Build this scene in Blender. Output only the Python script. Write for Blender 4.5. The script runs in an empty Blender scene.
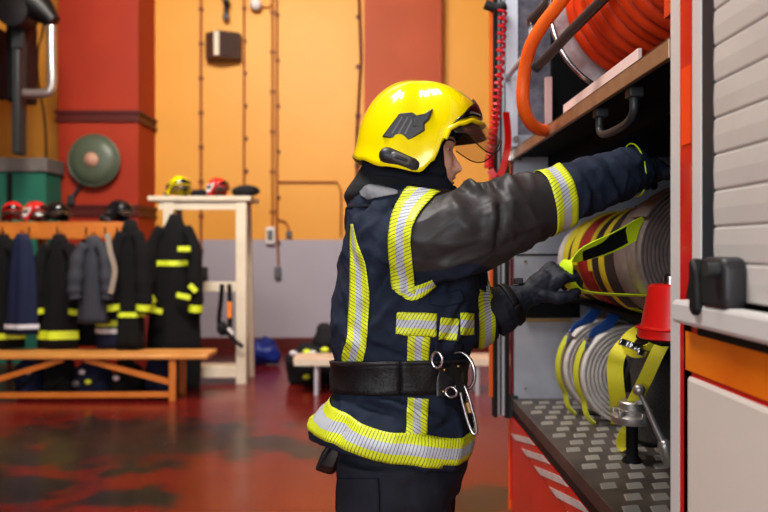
import bpy, bmesh, math, random
from mathutils import Vector, Matrix, noise
from mathutils.bvhtree import BVHTree
random.seed(7)
PI = math.pi
C = bpy.context.scene.collection
F, PX, PY, CH = 760.0, 376.0, 248.0, 1.42      # lens, vanishing point and camera height measured from the photo

def P(px, py, Y):                               # photo measurement at distance Y -> metres
    return Vector(((px-PX)*Y/F, Y, CH-(py-PY)*Y/F))

# ---------------------------------------------------------------- materials
def mat(name, col, rough=.6, metal=0, col2=None, nscale=8, bump=0, bscale=60, coat=0, alpha=1, emit=0, spec=.5, sheen=0, detail=4, contrast=.5, trans=0):
    m = bpy.data.materials.new(name); m.use_nodes = True
    nt = m.node_tree; b = nt.nodes['Principled BSDF']
    b.inputs['Base Color'].default_value = (*col, 1)
    b.inputs['Roughness'].default_value = rough
    b.inputs['Metallic'].default_value = metal
    b.inputs['Coat Weight'].default_value = coat
    b.inputs['Coat Roughness'].default_value = .08
    b.inputs['Specular IOR Level'].default_value = spec
    b.inputs['Sheen Weight'].default_value = sheen
    b.inputs['Transmission Weight'].default_value = trans
    b.inputs['Alpha'].default_value = alpha
    if emit:
        b.inputs['Emission Color'].default_value = (*col, 1); b.inputs['Emission Strength'].default_value = emit
    tc = nt.nodes.new('ShaderNodeTexCoord')
    if col2:
        n = nt.nodes.new('ShaderNodeTexNoise'); n.inputs['Scale'].default_value = nscale; n.inputs['Detail'].default_value = detail
        nt.links.new(tc.outputs['Object'], n.inputs['Vector'])
        r = nt.nodes.new('ShaderNodeValToRGB')
        r.color_ramp.elements[0].position = .5-contrast/2+.02; r.color_ramp.elements[1].position = .5+contrast/2
        r.color_ramp.elements[0].color = (*col, 1); r.color_ramp.elements[1].color = (*col2, 1)
        nt.links.new(n.outputs['Fac'], r.inputs['Fac']); nt.links.new(r.outputs['Color'], b.inputs['Base Color'])
    if bump:
        n = nt.nodes.new('ShaderNodeTexNoise'); n.inputs['Scale'].default_value = bscale; n.inputs['Detail'].default_value = 3
        nt.links.new(tc.outputs['Object'], n.inputs['Vector'])
        bu = nt.nodes.new('ShaderNodeBump'); bu.inputs['Strength'].default_value = bump; bu.inputs['Distance'].default_value = .01
        nt.links.new(n.outputs['Fac'], bu.inputs['Height']); nt.links.new(bu.outputs['Normal'], b.inputs['Normal'])
    return m

def math_node(nt, op, a, b=None, c=None):
    n = nt.nodes.new('ShaderNodeMath'); n.operation = op
    for i, v in enumerate((a, b, c)):
        if v is None: continue
        if isinstance(v, (int, float)): n.inputs[i].default_value = v
        else: nt.links.new(v, n.inputs[i])
    return n.outputs[0]
def mix(nt, fac, a, b):
    n = nt.nodes.new('ShaderNodeMix'); n.data_type = 'RGBA'
    nt.links.new(fac, n.inputs[0])
    for s, v in ((6, a), (7, b)):
        if isinstance(v, tuple): n.inputs[s].default_value = (*v, 1)
        else: nt.links.new(v, n.inputs[s])
    return n.outputs[2]

def tape_mat(name, yellow, silver, spacing=.0085, slant=.25):
    m = mat(name, yellow, .45); nt = m.node_tree; b = nt.nodes['Principled BSDF']
    uv = nt.nodes.new('ShaderNodeTexCoord'); sp = nt.nodes.new('ShaderNodeSeparateXYZ'); nt.links.new(uv.outputs['UV'], sp.inputs[0])
    u, v = sp.outputs[0], sp.outputs[1]
    d = math_node(nt, 'ABSOLUTE', math_node(nt, 'SUBTRACT', v, .5))
    sil = math_node(nt, 'LESS_THAN', d, .175)
    c = mix(nt, sil, yellow, silver)
    ph = math_node(nt, 'FRACT', math_node(nt, 'DIVIDE', math_node(nt, 'ADD', u, math_node(nt, 'MULTIPLY', v, slant*.11)), spacing))
    ln = math_node(nt, 'LESS_THAN', ph, .17)
    c = mix(nt, ln, c, (.03, .035, .04))
    nt.links.new(c, b.inputs['Base Color'])
    return m

M = {}
YEL = (.72, .86, .03)
M['tape'] = tape_mat('reflective_tape', (.68, .76, .03), (.52, .55, .60))
M['tape_yellow'] = mat('yellow_tape', (.66, .78, .04), .5)
M['tape_silver'] = mat('silver_tape', (.6, .6, .62), .5)
M['navy'] = mat('navy_cloth', (.014, .021, .040), .8, col2=(.024, .033, .056), nscale=14, bump=.5, bscale=22, spec=.25)
M['grey_cloth'] = mat('grey_coated_cloth', (.034, .032, .033), .5, col2=(.046, .043, .043), nscale=9, bump=.35, bscale=16, spec=.35)
M['light_grey_cloth'] = mat('light_grey_cloth', (.16, .165, .18), .7, bump=.2)
M['trouser'] = mat('trouser_cloth', (.007, .009, .016), .8, col2=(.013, .016, .026), nscale=9, bump=.4, bscale=22)
M['black_cloth'] = mat('black_cloth', (.006, .006, .008), .85, col2=(.013, .013, .016), nscale=12, bump=.3, bscale=24)
M['hood'] = mat('dark_knit', (.006, .008, .016), .9, bump=.3, bscale=200)
M['glove'] = mat('glove_fabric', (.009, .012, .022), .7, col2=(.018, .022, .034), nscale=30, bump=.4, bscale=40)
M['webbing'] = mat('black_webbing', (.006, .006, .007), .55, bump=.2, bscale=150)
M['helmet'] = mat('yellow_shell', (.86, .70, .0), .16, coat=.6, spec=.5)
M['black_gloss'] = mat('black_gloss', (.006, .006, .007), .12, coat=.4)
M['black_plastic'] = mat('black_plastic', (.028, .028, .031), .42, bump=.1, bscale=200)
M['grey_plastic'] = mat('grey_plastic', (.12, .12, .125), .4)
M['dark_lens'] = mat('dark_lens', (.05, .045, .045), .12, alpha=.85, coat=.5)
M['clear_lens'] = mat('clear_lens', (.12, .07, .05), .06, alpha=.15, coat=.4)
M['skin'] = mat('skin', (.92, .50, .38), .5, col2=(.95, .57, .45), nscale=20)
M['skin'].node_tree.nodes['Principled BSDF'].inputs['Subsurface Weight'].default_value = .08
M['lip'] = mat('lip', (.66, .25, .21), .45)
M['hair'] = mat('hair', (.03, .018, .012), .7)
M['eye_white'] = mat('eye_white', (.6, .57, .54), .2)
M['iris'] = mat('iris', (.03, .018, .01), .1)
M['steel'] = mat('steel', (.55, .55, .56), .25, 1)
M['brass'] = mat('brass', (.6, .42, .2), .35, 1)
M['orange_wall'] = mat('orange_wall_paint', (.74, .30, .040), .55, col2=(.80, .35, .055), nscale=1.1, bump=.05, bscale=6)
M['red_pillar'] = mat('red_pillar_paint', (.33, .026, .006), .6, col2=(.40, .038, .008), nscale=1.4)
M['dark_red'] = mat('dark_red_paint', (.10, .012, .008), .5)
M['pipe_brown'] = mat('painted_conduit', (.30, .085, .018), .5)
M['pipe_orange'] = mat('orange_conduit', (.42, .16, .03), .5)
M['ceiling'] = mat('ceiling_paint', (.5, .42, .34), .8)
M['side_wall'] = mat('side_wall_paint', (.52, .22, .06), .7)
M['white_wood'] = mat('cream_paint', (.70, .62, .48), .5, col2=(.60, .52, .40), nscale=6)
M['orange_wood'] = mat('varnished_wood', (.62, .22, .04), .4, col2=(.48, .15, .025), nscale=5)
M['bench_wood'] = mat('bench_wood', (.68, .32, .09), .4, col2=(.55, .24, .06), nscale=4)
M['pale_wood'] = mat('pale_wood', (.72, .55, .42), .4, col2=(.6, .42, .3), nscale=6)
M['coat_blue'] = mat('blue_cloth', (.006, .012, .045), .8, bump=.3, bscale=10)
M['coat_slate'] = mat('slate_cloth', (.042, .045, .058), .8, bump=.3, bscale=10)
M['coat_black'] = mat('worn_black_cloth', (.0025, .0025, .003), .95, col2=(.005, .005, .006), nscale=6, bump=.3, bscale=10)
M['beige'] = mat('beige_cloth', (.3, .25, .2), .9)
M['bag_blue'] = mat('blue_plastic', (.01, .035, .25), .4, bump=.8, bscale=14)
M['red_paint'] = mat('red_gloss', (.55, .012, .010), .25, coat=.5)
M['truck_red'] = mat('truck_red', (.62, .008, .010), .3, coat=.5, col2=(.5, .006, .008), nscale=4)
M['alu'] = mat('aluminium', (.70, .74, .82), .34, .45, col2=(.46, .50, .58), nscale=5, bump=.04, bscale=80)
M['galv'] = mat('galvanised_sheet', (.35, .34, .40), .42, .7, col2=(.16, .16, .2), nscale=30)
M['rail'] = mat('rail_aluminium', (.62, .65, .70), .35, .35)
M['white_rail'] = mat('white_rail', (.60, .58, .56), .4)
M['pinkish'] = mat('pinkish_sheet', (.72, .46, .44), .45)
M['shelf_edge'] = mat('worn_shelf_edge', (.50, .36, .25), .42, .6, col2=(.36, .24, .15), nscale=14, bump=.08, bscale=60)
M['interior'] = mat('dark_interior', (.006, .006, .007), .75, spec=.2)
M['rubber'] = mat('black_rubber', (.008, .008, .008), .6)
M['orange_trim'] = mat('orange_trim', (.85, .16, .02), .4)
M['orange_tape'] = mat('amber_reflector', (.90, .27, .012), .3, coat=.3, col2=(.72, .17, .006), nscale=9)
M['truck_white'] = mat('off_white_panel', (.64, .59, .53), .45)
M['hose_orange'] = mat('orange_rubber_hose', (.95, .17, .014), .45, col2=(.85, .12, .01), nscale=8, bump=.15, bscale=300)
M['hose_red_orange'] = mat('red_orange_hose', (.90, .090, .014), .42, col2=(.72, .055, .01), nscale=6, bump=.1, bscale=200)
M['tube_grey'] = mat('brownish_tube', (.13, .10, .095), .38, .6)
M['flange'] = mat('worn_white_flange', (.62, .55, .56), .4, col2=(.30, .17, .16), nscale=14, contrast=.35)
M['hose_white'] = mat('white_canvas', (.70, .66, .62), .75, col2=(.54, .49, .46), nscale=20, bump=.3, bscale=250)
M['hose_greybrown'] = mat('greybrown_canvas', (.24, .19, .17), .8, col2=(.15, .12, .11), nscale=25, bump=.3, bscale=250)
M['hose_dark'] = mat('dark_canvas', (.035, .025, .022), .8, bump=.3, bscale=250)
M['hose_red'] = mat('red_canvas', (.42, .022, .014), .65, col2=(.25, .014, .01), nscale=20, bump=.3, bscale=250)
M['hose_yellow'] = mat('yellow_canvas', (.66, .58, .025), .65, bump=.3, bscale=250)
M['strap_yellow'] = mat('yellow_strap', (.60, .53, .02), .6, bump=.2, bscale=300)
M['strap_lime'] = mat('lime_strap', (.66, .88, .02), .55, bump=.2, bscale=300)
M['strap_olive'] = mat('olive_yellow_strap', (.55, .58, .05), .6, bump=.2, bscale=300)
M['strap_blue'] = mat('blue_strap', (.01, .09, .36), .6, bump=.2, bscale=300)
M['bucket'] = mat('red_plastic', (.75, .020, .015), .35)
M['green'] = mat('green_cabinet', (.025, .17, .12), .5)
M['grey_top'] = mat('grey_top', (.14, .13, .12), .7, col2=(.2, .18, .17), nscale=8)
M['machine'] = mat('black_machine', (.008, .008, .009), .45)
M['machine_grey'] = mat('dark_grey_metal', (.035, .04, .042), .45)
M['disc_green'] = mat('grey_green_enamel', (.10, .125, .085), .4)
M['disc_pink'] = mat('faded_hub', (.5, .28, .2), .5)
M['silver_pipe'] = mat('silver_duct', (.60, .56, .54), .3, .8)
M['red_helmet'] = mat('red_shell', (.65, .02, .02), .3, coat=.4)
M['black_shell'] = mat('black_shell', (.01, .01, .012), .35)
M['white_plastic'] = mat('white_plastic', (.75, .72, .7), .4)
M['pink_board'] = mat('pale_board', (.80, .62, .58), .5)

# back wall paint : orange above, lilac grey dado below, by object height
def wall_mat():
    m = mat('two_tone_wall', (.74, .3, .04), .5, bump=.05, bscale=5); nt = m.node_tree; b = nt.nodes['Principled BSDF']
    tc = nt.nodes.new('ShaderNodeTexCoord'); sp = nt.nodes.new('ShaderNodeSeparateXYZ'); nt.links.new(tc.outputs['Object'], sp.inputs[0])
    n = nt.nodes.new('ShaderNodeTexNoise'); n.inputs['Scale'].default_value = .7; n.inputs['Detail'].default_value = 5
    nt.links.new(tc.outputs['Object'], n.inputs['Vector'])
    o = mix(nt, n.outputs['Fac'], (.68, .31, .040), (.78, .39, .072))
    g = mix(nt, n.outputs['Fac'], (.34, .32, .37), (.43, .41, .46))
    low = math_node(nt, 'LESS_THAN', sp.outputs[2], 1.535)
    nt.links.new(mix(nt, low, o, g), b.inputs['Base Color'])
    return m
M['wall'] = wall_mat()

def floor_mat():
    m = mat('red_painted_floor', (.34, .03, .02), .2, spec=.6); nt = m.node_tree; b = nt.nodes['Principled BSDF']
    tc = nt.nodes.new('ShaderNodeTexCoord')
    def ns(scale, det=5, rough=.55):
        n = nt.nodes.new('ShaderNodeTexNoise'); n.inputs['Scale'].default_value = scale; n.inputs['Detail'].default_value = det
        n.inputs['Roughness'].default_value = rough; nt.links.new(tc.outputs['Object'], n.inputs['Vector']); return n.outputs['Fac']
    red = mix(nt, ns(1.6), (.105, .008, .007), (.22, .022, .015))
    # worn dark patches where the gear is dragged
    sp = nt.nodes.new('ShaderNodeSeparateXYZ'); nt.links.new(tc.outputs['Object'], sp.inputs[0])
    tot = None
    for (cx, cy, rx, ry) in ((-1.95, 5.6, 1.35, .95), (-1.05, 5.55, .75, .35), (-2.6, 4.4, 1.0, .7), (-.45, 5.3, .3, .25), (.55, 4.3, .25, .3), (-1.4, 4.35, .3, .25), (-1.9,3.6,.8,.35)):
        dx = math_node(nt, 'DIVIDE', math_node(nt, 'SUBTRACT', sp.outputs[0], cx), rx)
        dy = math_node(nt, 'DIVIDE', math_node(nt, 'SUBTRACT', sp.outputs[1], cy), ry)
        d = math_node(nt, 'SQRT', math_node(nt, 'ADD', math_node(nt, 'MULTIPLY', dx, dx), math_node(nt, 'MULTIPLY', dy, dy)))
        v = math_node(nt, 'SUBTRACT', 1.15, d)
        tot = v if tot is None else math_node(nt, 'MAXIMUM', tot, v)
    v = math_node(nt, 'ADD', tot, math_node(nt, 'MULTIPLY', math_node(nt, 'SUBTRACT', ns(3.2, 6, .6), .5), 2.4))
    r = nt.nodes.new('ShaderNodeMapRange'); r.inputs[1].default_value = .1; r.inputs[2].default_value = .55; nt.links.new(v, r.inputs[0])
    dark = mix(nt, ns(7), (.014, .010, .011), (.042, .030, .030))
    nt.links.new(mix(nt, r.outputs[0], red, dark), b.inputs['Base Color'])
    rr = nt.nodes.new('ShaderNodeMapRange'); rr.inputs[3].default_value = .12; rr.inputs[4].default_value = .34; nt.links.new(ns(2.4), rr.inputs[0])
    nt.links.new(rr.outputs[0], b.inputs['Roughness'])
    bu = nt.nodes.new('ShaderNodeBump'); bu.inputs['Strength'].default_value = .08; nt.links.new(ns(9), bu.inputs['Height']); nt.links.new(bu.outputs['Normal'], b.inputs['Normal'])
    return m
M['floor'] = floor_mat()

def shutter_mat():
    m = mat('shutter_aluminium', (.56, .53, .49), .5, .0, col2=(.49, .46, .43), nscale=5, bump=.05, bscale=40)
    return m
M['shutter'] = shutter_mat()

# ---------------------------------------------------------------- mesh helpers
class MB:
    def __init__(s): s.v = []; s.f = []; s.mi = []; s.cur = 0
    def add(s, vs, fs):
        o = len(s.v); s.v += [tuple(v) for v in vs]
        for f in fs: s.f.append(tuple(i+o for i in f)); s.mi.append(s.cur)
    def box(s, a, b):
        x0, x1 = sorted((a[0], b[0])); y0, y1 = sorted((a[1], b[1])); z0, z1 = sorted((a[2], b[2]))
        s.add([(x0,y0,z0),(x1,y0,z0),(x1,y1,z0),(x0,y1,z0),(x0,y0,z1),(x1,y0,z1),(x1,y1,z1),(x0,y1,z1)],
              [(0,3,2,1),(4,5,6,7),(0,1,5,4),(1,2,6,5),(2,3,7,6),(3,0,4,7)]); return s
    def bar(s, a, b, w, h):                      # square bar from a to b
        a, b = Vector(a), Vector(b); d = (b-a).normalized()
        up = Vector((0,0,1)) if abs(d.z) < .95 else Vector((0,1,0))
        u = d.cross(up).normalized()*w/2; v = u.cross(d).normalized()*h/2
        s.add([a-u-v, a+u-v, a+u+v, a-u+v, b-u-v, b+u-v, b+u+v, b-u+v],
              [(0,3,2,1),(4,5,6,7),(0,1,5,4),(1,2,6,5),(2,3,7,6),(3,0,4,7)]); return s
    def loft(s, rings, cap=True, closed=False):
        n = len(rings[0]); o = len(s.v); vs = [v for r in rings for v in r]; fs = []
        R = len(rings)
        for i in range(R if closed else R-1):
            for j in range(n):
                a = i*n+j; b = i*n+(j+1) % n; c = ((i+1) % R)*n+(j+1) % n; d = ((i+1) % R)*n+j
                fs.append((a, b, c, d))
        if cap and not closed:
            fs.append(tuple(reversed(range(n)))); fs.append(tuple((R-1)*n+j for j in range(n)))
        s.add(vs, fs); return s
    def tube(s, pts, r, seg=12, cap=True, closed=False, sq=1.0):
        pts = [Vector(p) for p in pts]; n = len(pts)
        rs = r if isinstance(r, (list, tuple)) else [r]*n
        T = []
        for i in range(n):
            if closed: t = pts[(i+1) % n]-pts[i-1]
            else: t = pts[min(i+1, n-1)]-pts[max(i-1, 0)]
            T.append(t.normalized())
        up = Vector((0,0,1)) if abs(T[0].z) < .9 else Vector((0,1,0))
        u = T[0].cross(up).normalized(); rings = []
        for i in range(n):
            u = (u - T[i]*u.dot(T[i])).normalized(); w = T[i].cross(u)
            rings.append([pts[i]+(u*math.cos(2*PI*k/seg)+w*math.sin(2*PI*k/seg)*sq)*rs[i] for k in range(seg)])
        return s.loft(rings, cap, closed)
    def capsule(s, pts, rs, seg=12):             # tube with rounded ends
        pts = [Vector(p) for p in pts]
        d0 = (pts[0]-pts[1]).normalized(); d1 = (pts[-1]-pts[-2]).normalized()
        A, B, ra, rb = pts[0], pts[-1], rs[0], rs[-1]
        pre = [(A+d0*ra*math.cos(t), ra*max(.05, math.sin(t))) for t in (.02, .5, 1.0)]
        post = [(B+d1*rb*math.cos(t), rb*max(.05, math.sin(t))) for t in (1.0, .5, .02)]
        q = pre + list(zip(pts, rs)) + post
        return s.tube([a for a, _ in q], [b for _, b in q], seg)
    def lathe(s, prof, origin=(0,0,0), axis='Z', seg=32, cap=True):
        o = Vector(origin); rings = []
        for r, h in prof:
            ring = []
            for k in range(seg):
                a = 2*PI*k/seg; c, q = r*math.cos(a), r*math.sin(a)
                ring.append(o+(Vector((c, q, h)) if axis == 'Z' else Vector((q, h, c)) if axis == 'Y' else Vector((h, c, q))))
            rings.append(ring)
        return s.loft(rings, cap)
    def prism(s, poly, depth):                   # poly = 3D points, extruded by vector depth
        n = len(poly); d = Vector(depth); a = [Vector(p) for p in poly]
        s.add(a+[p+d for p in a], [tuple(reversed(range(n))), tuple(range(n, 2*n))]+[(i, (i+1) % n, n+(i+1) % n, n+i) for i in range(n)])
        return s
    def sphere(s, c, r, seg=16, rings=10, sc=(1,1,1)):
        c = Vector(c)
        rg = []
        for i in range(rings+1):
            t = PI*i/rings; rr = max(math.sin(t), .01)*r
            rg.append([c+Vector((rr*math.cos(2*PI*k/seg)*sc[0], rr*math.sin(2*PI*k/seg)*sc[1], -r*math.cos(t)*sc[2])) for k in range(seg)])
        return s.loft(rg)
    def mesh(s, name='m'):
        me = bpy.data.meshes.new(name); me.from_pydata(s.v, [], s.f)
        for p, i in zip(me.polygons, s.mi): p.material_index = i
        bm = bmesh.new(); bm.from_mesh(me); bmesh.ops.recalc_face_normals(bm, faces=bm.faces); bm.to_mesh(me); bm.free()
        me.update(); return me

def shade(me, ang=.7):
    for p in me.polygons: p.use_smooth = True
    try: me.set_sharp_from_angle(angle=ang)
    except Exception: pass

def put(name, me, m, parent=None, bevel=0, smooth=True, solid=0, subsurf=0, ang=.7):
    o = bpy.data.objects.new(name, me); C.objects.link(o)
    for x in (m if isinstance(m, (list, tuple)) else [m]): me.materials.append(x)
    if smooth: shade(me, ang)
    if parent: 
        o.parent = parent
        o.matrix_parent_inverse = Matrix.Translation(-parent.location) if parent.parent is None else Matrix.Identity(4)
    if solid:
        k = o.modifiers.new('thickness', 'SOLIDIFY'); k.thickness = solid; k.offset = 1
    if bevel:
        k = o.modifiers.new('bevel', 'BEVEL'); k.width = bevel; k.segments = 2; k.limit_method = 'ANGLE'
    if subsurf:
        k = o.modifiers.new('subdiv', 'SUBSURF'); k.levels = subsurf; k.render_levels = subsurf
    return o
def obj(name, mb, m, parent=None, **k): return put(name, mb.mesh(name), m, parent, **k)

def tag(o, label, cat, group=None, kind=None):
    o['label'] = label; o['category'] = cat
    if group: o['group'] = group
    if kind: o['kind'] = kind
    return o
def thing(name, label, cat, loc=(0,0,0), group=None):
    o = bpy.data.objects.new(name, None); C.objects.link(o); o.location = loc; o.empty_display_size = .1
    return tag(o, label, cat, group)
def struct(name, mb, m, **k):
    o = obj(name, mb, m, **k); o['kind'] = 'structure'; return o

def cr(pts, n=8):                                # Catmull-Rom through points of any dimension
    pts = [tuple(p) for p in pts]; out = []
    for i in range(len(pts)-1):
        p0 = pts[max(i-1, 0)]; p1 = pts[i]; p2 = pts[i+1]; p3 = pts[min(i+2, len(pts)-1)]
        for k in range(n):
            t = k/n
            out.append(tuple(.5*((2*b)+(-a+c)*t+(2*a-5*b+4*c-d)*t*t+(-a+3*b-3*c+d)*t**3) for a, b, c, d in zip(p0, p1, p2, p3)))
    out.append(pts[-1]); return out

def interp(tab, x):
    if x <= tab[0][0]: return tab[0][1]
    for (a, u), (b, v) in zip(tab, tab[1:]):
        if x <= b:
            t = (x-a)/(b-a); t = t*t*(3-2*t); return u+(v-u)*t
    return tab[-1][1]

def fuse(mb, voxel, smooth=2, name='fused'):
    me = mb.mesh(name); o = bpy.data.objects.new('tmp', me); C.objects.link(o)
    r = o.modifiers.new('r', 'REMESH'); r.mode = 'VOXEL'; r.voxel_size = voxel
    if smooth:
        s = o.modifiers.new('s', 'SMOOTH'); s.iterations = smooth; s.factor = .5
    dg = bpy.context.evaluated_depsgraph_get(); dg.update()
    out = bpy.data.meshes.new_from_object(o.evaluated_get(dg)); out.name = name
    bpy.data.objects.remove(o); return out
def bvh_of(me): return BVHTree.FromPolygons([v.co.copy() for v in me.vertices], [tuple(p.vertices) for p in me.polygons])

def grid(name, rows, m, parent=None, uvs=None, solid=0, closed_u=False, **k):
    """rows[i][j] = Vector or None ; uvs[i][j]"""
    idx = {}; vs = []; uv = []
    for i, r in enumerate(rows):
        for j, p in enumerate(r):
            if p is not None: idx[i, j] = len(vs); vs.append(tuple(p)); uv.append(uvs[i][j] if uvs else (0, 0))
    fs = []; R = len(rows)
    for i in range(R-1):
        for j in range(len(rows[0])-1):
            q = [(i, j), (i+1, j), (i+1, j+1), (i, j+1)]
            if all(t in idx for t in q):
                ids = [idx[t] for t in q]
                if max((Vector(vs[ids[a]])-Vector(vs[ids[a-1]])).length for a in range(4)) < .12: fs.append(tuple(ids))
    me = bpy.data.meshes.new(name); me.from_pydata(vs, [], fs); me.update()
    if uvs:
        l = me.uv_layers.new(name='UVMap')
        for p in me.polygons:
            for li in p.loop_indices: l.data[li].uv = uv[me.loops[li].vertex_index]
    return put(name, me, m, parent, solid=solid, **k)

CAM = Vector((0, 0, CH))
def cam_hit(bvh, px, py, off=.004):
    d = (P(px, py, 1)-CAM).normalized()
    h = bvh.ray_cast(CAM, d)
    if h[0] is None: return None
    n = h[1]; n = -n if n.dot(d) > 0 else n
    return h[0]+n*off
def patch(name, bvh, line, m, parent, nv=10, off=.004, nu=6, ulen=None):
    """line: (px,py,width[,angle]) down the middle of a sewn-on strip, laid on the cloth below it"""
    pts = cr(line, nu); rows = []; uvs = []; u = 0
    for i, p in enumerate(pts):
        a = pts[max(i-1, 0)]; b = pts[min(i+1, len(pts)-1)]
        t = Vector((b[0]-a[0], b[1]-a[1])).normalized(); n = Vector((-t.y, t.x))
        if len(p) > 3: n = Vector((math.cos(p[3]), math.sin(p[3])))
        if i: u += math.hypot(p[0]-pts[i-1][0], p[1]-pts[i-1][1])/430
        rows.append([cam_hit(bvh, p[0]+n.x*p[2]*(j/nv-.5), p[1]+n.y*p[2]*(j/nv-.5), off) for j in range(nv+1)])
        uvs.append([(u, j/nv) for j in range(nv+1)])
    return grid(name, rows, m, parent, uvs, solid=.0015)
def ring_on(name, bvh, c, axis, m, parent, hw, seg=72, nv=8, off=.004, shift=None, solid=.0015, ref=Vector((0, -1, 0)), fallback=None, jmap=None):
    axis = Vector(axis).normalized(); u0 = (ref-axis*ref.dot(axis)).normalized(); w0 = axis.cross(u0)
    rows = []; uvs = []; L = 0; prev = None
    for k in range(seg+1):
        a = 2*PI*k/seg; d = u0*math.cos(a)+w0*math.sin(a); row = []
        for j in range(nv+1):
            s = (j/nv-.5)*2*hw+(shift(a) if shift else 0)
            o = c+axis*s; h = bvh.ray_cast(o, d)
            row.append(h[0]+d*off if h[0] is not None and (not fallback or (h[0]-o).length < fallback) else None)
        mid = row[nv//2]
        if mid is not None and prev is not None: L += (mid-prev).length
        prev = mid
        rows.append(row); uvs.append([(L, j/nv) for j in range(nv+1)])
    return grid(name, rows, m, parent, uvs, solid=solid)

def ribbon(mb, pts, width, wdir, th=.002, n=8):
    """flat strap along pts; wdir = direction(s) of its width"""
    pts = [Vector(p) for p in cr(pts, n)]; N = len(pts); rings = []
    wl = wdir if isinstance(wdir, list) else [wdir, wdir]
    wl = [Vector(w) for w in cr([tuple(w) for w in wl], max(1, (N-1)//(len(wl)-1)))]
    for i, p in enumerate(pts):
        t = (pts[min(i+1, N-1)]-pts[max(i-1, 0)]).normalized(); w = wl[min(i, len(wl)-1)]
        w = (w-t*w.dot(t)).normalized(); nn = t.cross(w)
        rings.append([p-w*width/2-nn*th/2, p+w*width/2-nn*th/2, p+w*width/2+nn*th/2, p-w*width/2+nn*th/2])
    mb.loft(rings); return mb

def copy_tree(o, parent=None):
    c = o.copy(); C.objects.link(c)
    if parent: c.parent = parent
    for ch in list(o.children): copy_tree(ch, c)
    return c

# ================================================================ THE ROOM
YW = 10.6; YP = 9.84
b = MB(); b.box((-9, -7, -.1), (7, YW+.3, 0)); struct('floor', b, M['floor'], smooth=False)
b = MB(); b.box((-9, YW, 0), (7, YW+.2, 6.2)); struct('wall_back', b, M['wall'], smooth=False)
b = MB(); b.box((-9.2, -7, 0), (-9, YW+.2, 6.2)); struct('wall_left', b, M['side_wall'], smooth=False)
b = MB(); b.box((7, -7, 0), (7.2, YW+.2, 6.2)); struct('wall_right', b, M['side_wall'], smooth=False)
b = MB(); b.box((-9.2, -7, 6.2), (7.2, YW+.2, 6.4)); struct('ceiling', b, M['ceiling'], smooth=False)
b = MB(); b.box((-9, YW-.02, 0), (7, YW, .17)); struct('baseboard_back', b, M['dark_red'], smooth=False)
b = MB(); b.box((-4.12, YP, 0), (-3.08, YW, 6.2)); struct('pillar_left', b, M['red_pillar'], smooth=False, bevel=.01)
b = MB(); b.box((-.16, YP+.5, 0), (.90, YW, 6.2)); struct('pillar_middle', b, mat('brick_red_paint', (.36, .062, .014), .6, col2=(.42, .078, .018), nscale=1.5), smooth=False, bevel=.01)
for nm, z in (('trim_upper', 3.05), ('trim_lower', 1.83)):
    b = MB(); b.box((-4.15, YP-.03, z), (-3.05, YW, z+.04)).box((-4.15, YP-.03, z+.11), (-3.05, YW, z+.15)).box((-4.13, YP-.012, z+.03), (-3.07, YW, z+.12))
    struct(nm, b, M['dark_red'], smooth=False)

def W(px, py, dy=0): return P(px, py, YW-dy)
# conduits on the back wall
def conduit(pts, r, m, label, clips=0, label_cat='pipe', fittings=None):
    t = thing('conduit', label, label_cat, W(*pts[0], .03), 'conduits on the back wall')
    ps = [W(x, y, .03) for x, y in pts]
    obj('pipe', MB().tube(ps, r, 8), m, t)
    c = MB(); a, z = ps[0], ps[-1]
    for i in range(clips):
        q = a.lerp(z, (i+.5)/clips)
        c.box(q-Vector((r*1.8, .01, .022)), q+Vector((r*1.8, .028, .022)))
    if clips: 
        k = obj('clip', c, M['dark_red'], t, smooth=False)
    return t
conduit([(201, -8), (201, 268)], .016, M['pipe_brown'], 'thin brown conduit running down the orange wall left of the vented box', 8)
conduit([(244, -8), (244, 190), (247, 285)], .014, M['pipe_brown'], 'thin conduit right of the vented box behind the white stand leg', 9)
conduit([(272.5, -8), (272.5, 232)], .018, M['pipe_orange'], 'left one of the two close conduits above the white switch box', 6)
conduit([(277, -8), (277, 226), (278.5, 266)], .015, M['pipe_brown'], 'right one of the two close conduits above the white switch box', 6)
conduit([(359, -8), (361, 60), (357, 130), (357, 240)], .02, M['dark_red'], 'dark cable pipe beside the middle red pillar', 5)
conduit([(277, 182), (337, 182), (341, 190), (341, 236)], .012, M['pipe_brown'], 'thin horizontal conduit branching right at helmet height', 0)
conduit([(277, 219), (286, 222), (289, 230)], .012, M['pipe_brown'], 'short curved conduit leading to small grey socket', 0)
def wallbox(name, px0, py0, px1, py1, d, m, label, cat='switch box'):
    a, c = W(px0, py0), W(px1, py1)
    t = thing(name, label, cat, ((a.x+c.x)/2, YW, c.z))
    obj('housing', MB().box((a.x, YW-d, c.z), (c.x, YW, a.z)), m, t, bevel=.012)
    obj('cover', MB().box((a.x*.8+c.x*.2, YW-d-.008, c.z*.8+a.z*.2), (a.x*.2+c.x*.8, YW-d+.004, c.z*.2+a.z*.8)), M['grey_plastic'] if m is not M['machine'] else M['machine_grey'], t, bevel=.004)
    return t
wallbox('switch_box', 266.5, 227, 275.5, 244, .08, M['white_plastic'], 'white switch box on the wall where orange meets grey')
wallbox('wall_socket', 286.5, 231, 292, 238, .05, M['grey_plastic'], 'small grey socket right of the white switch box')
wallbox('wall_socket', 275, 267, 281.5, 279, .06, M['grey_plastic'], 'grey socket low on the grey dado under the switch box')
wallbox('wall_socket', 200.5, 267, 208, 281, .07, M['machine'], 'black socket box at the lower end of the leftmost conduit')
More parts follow.
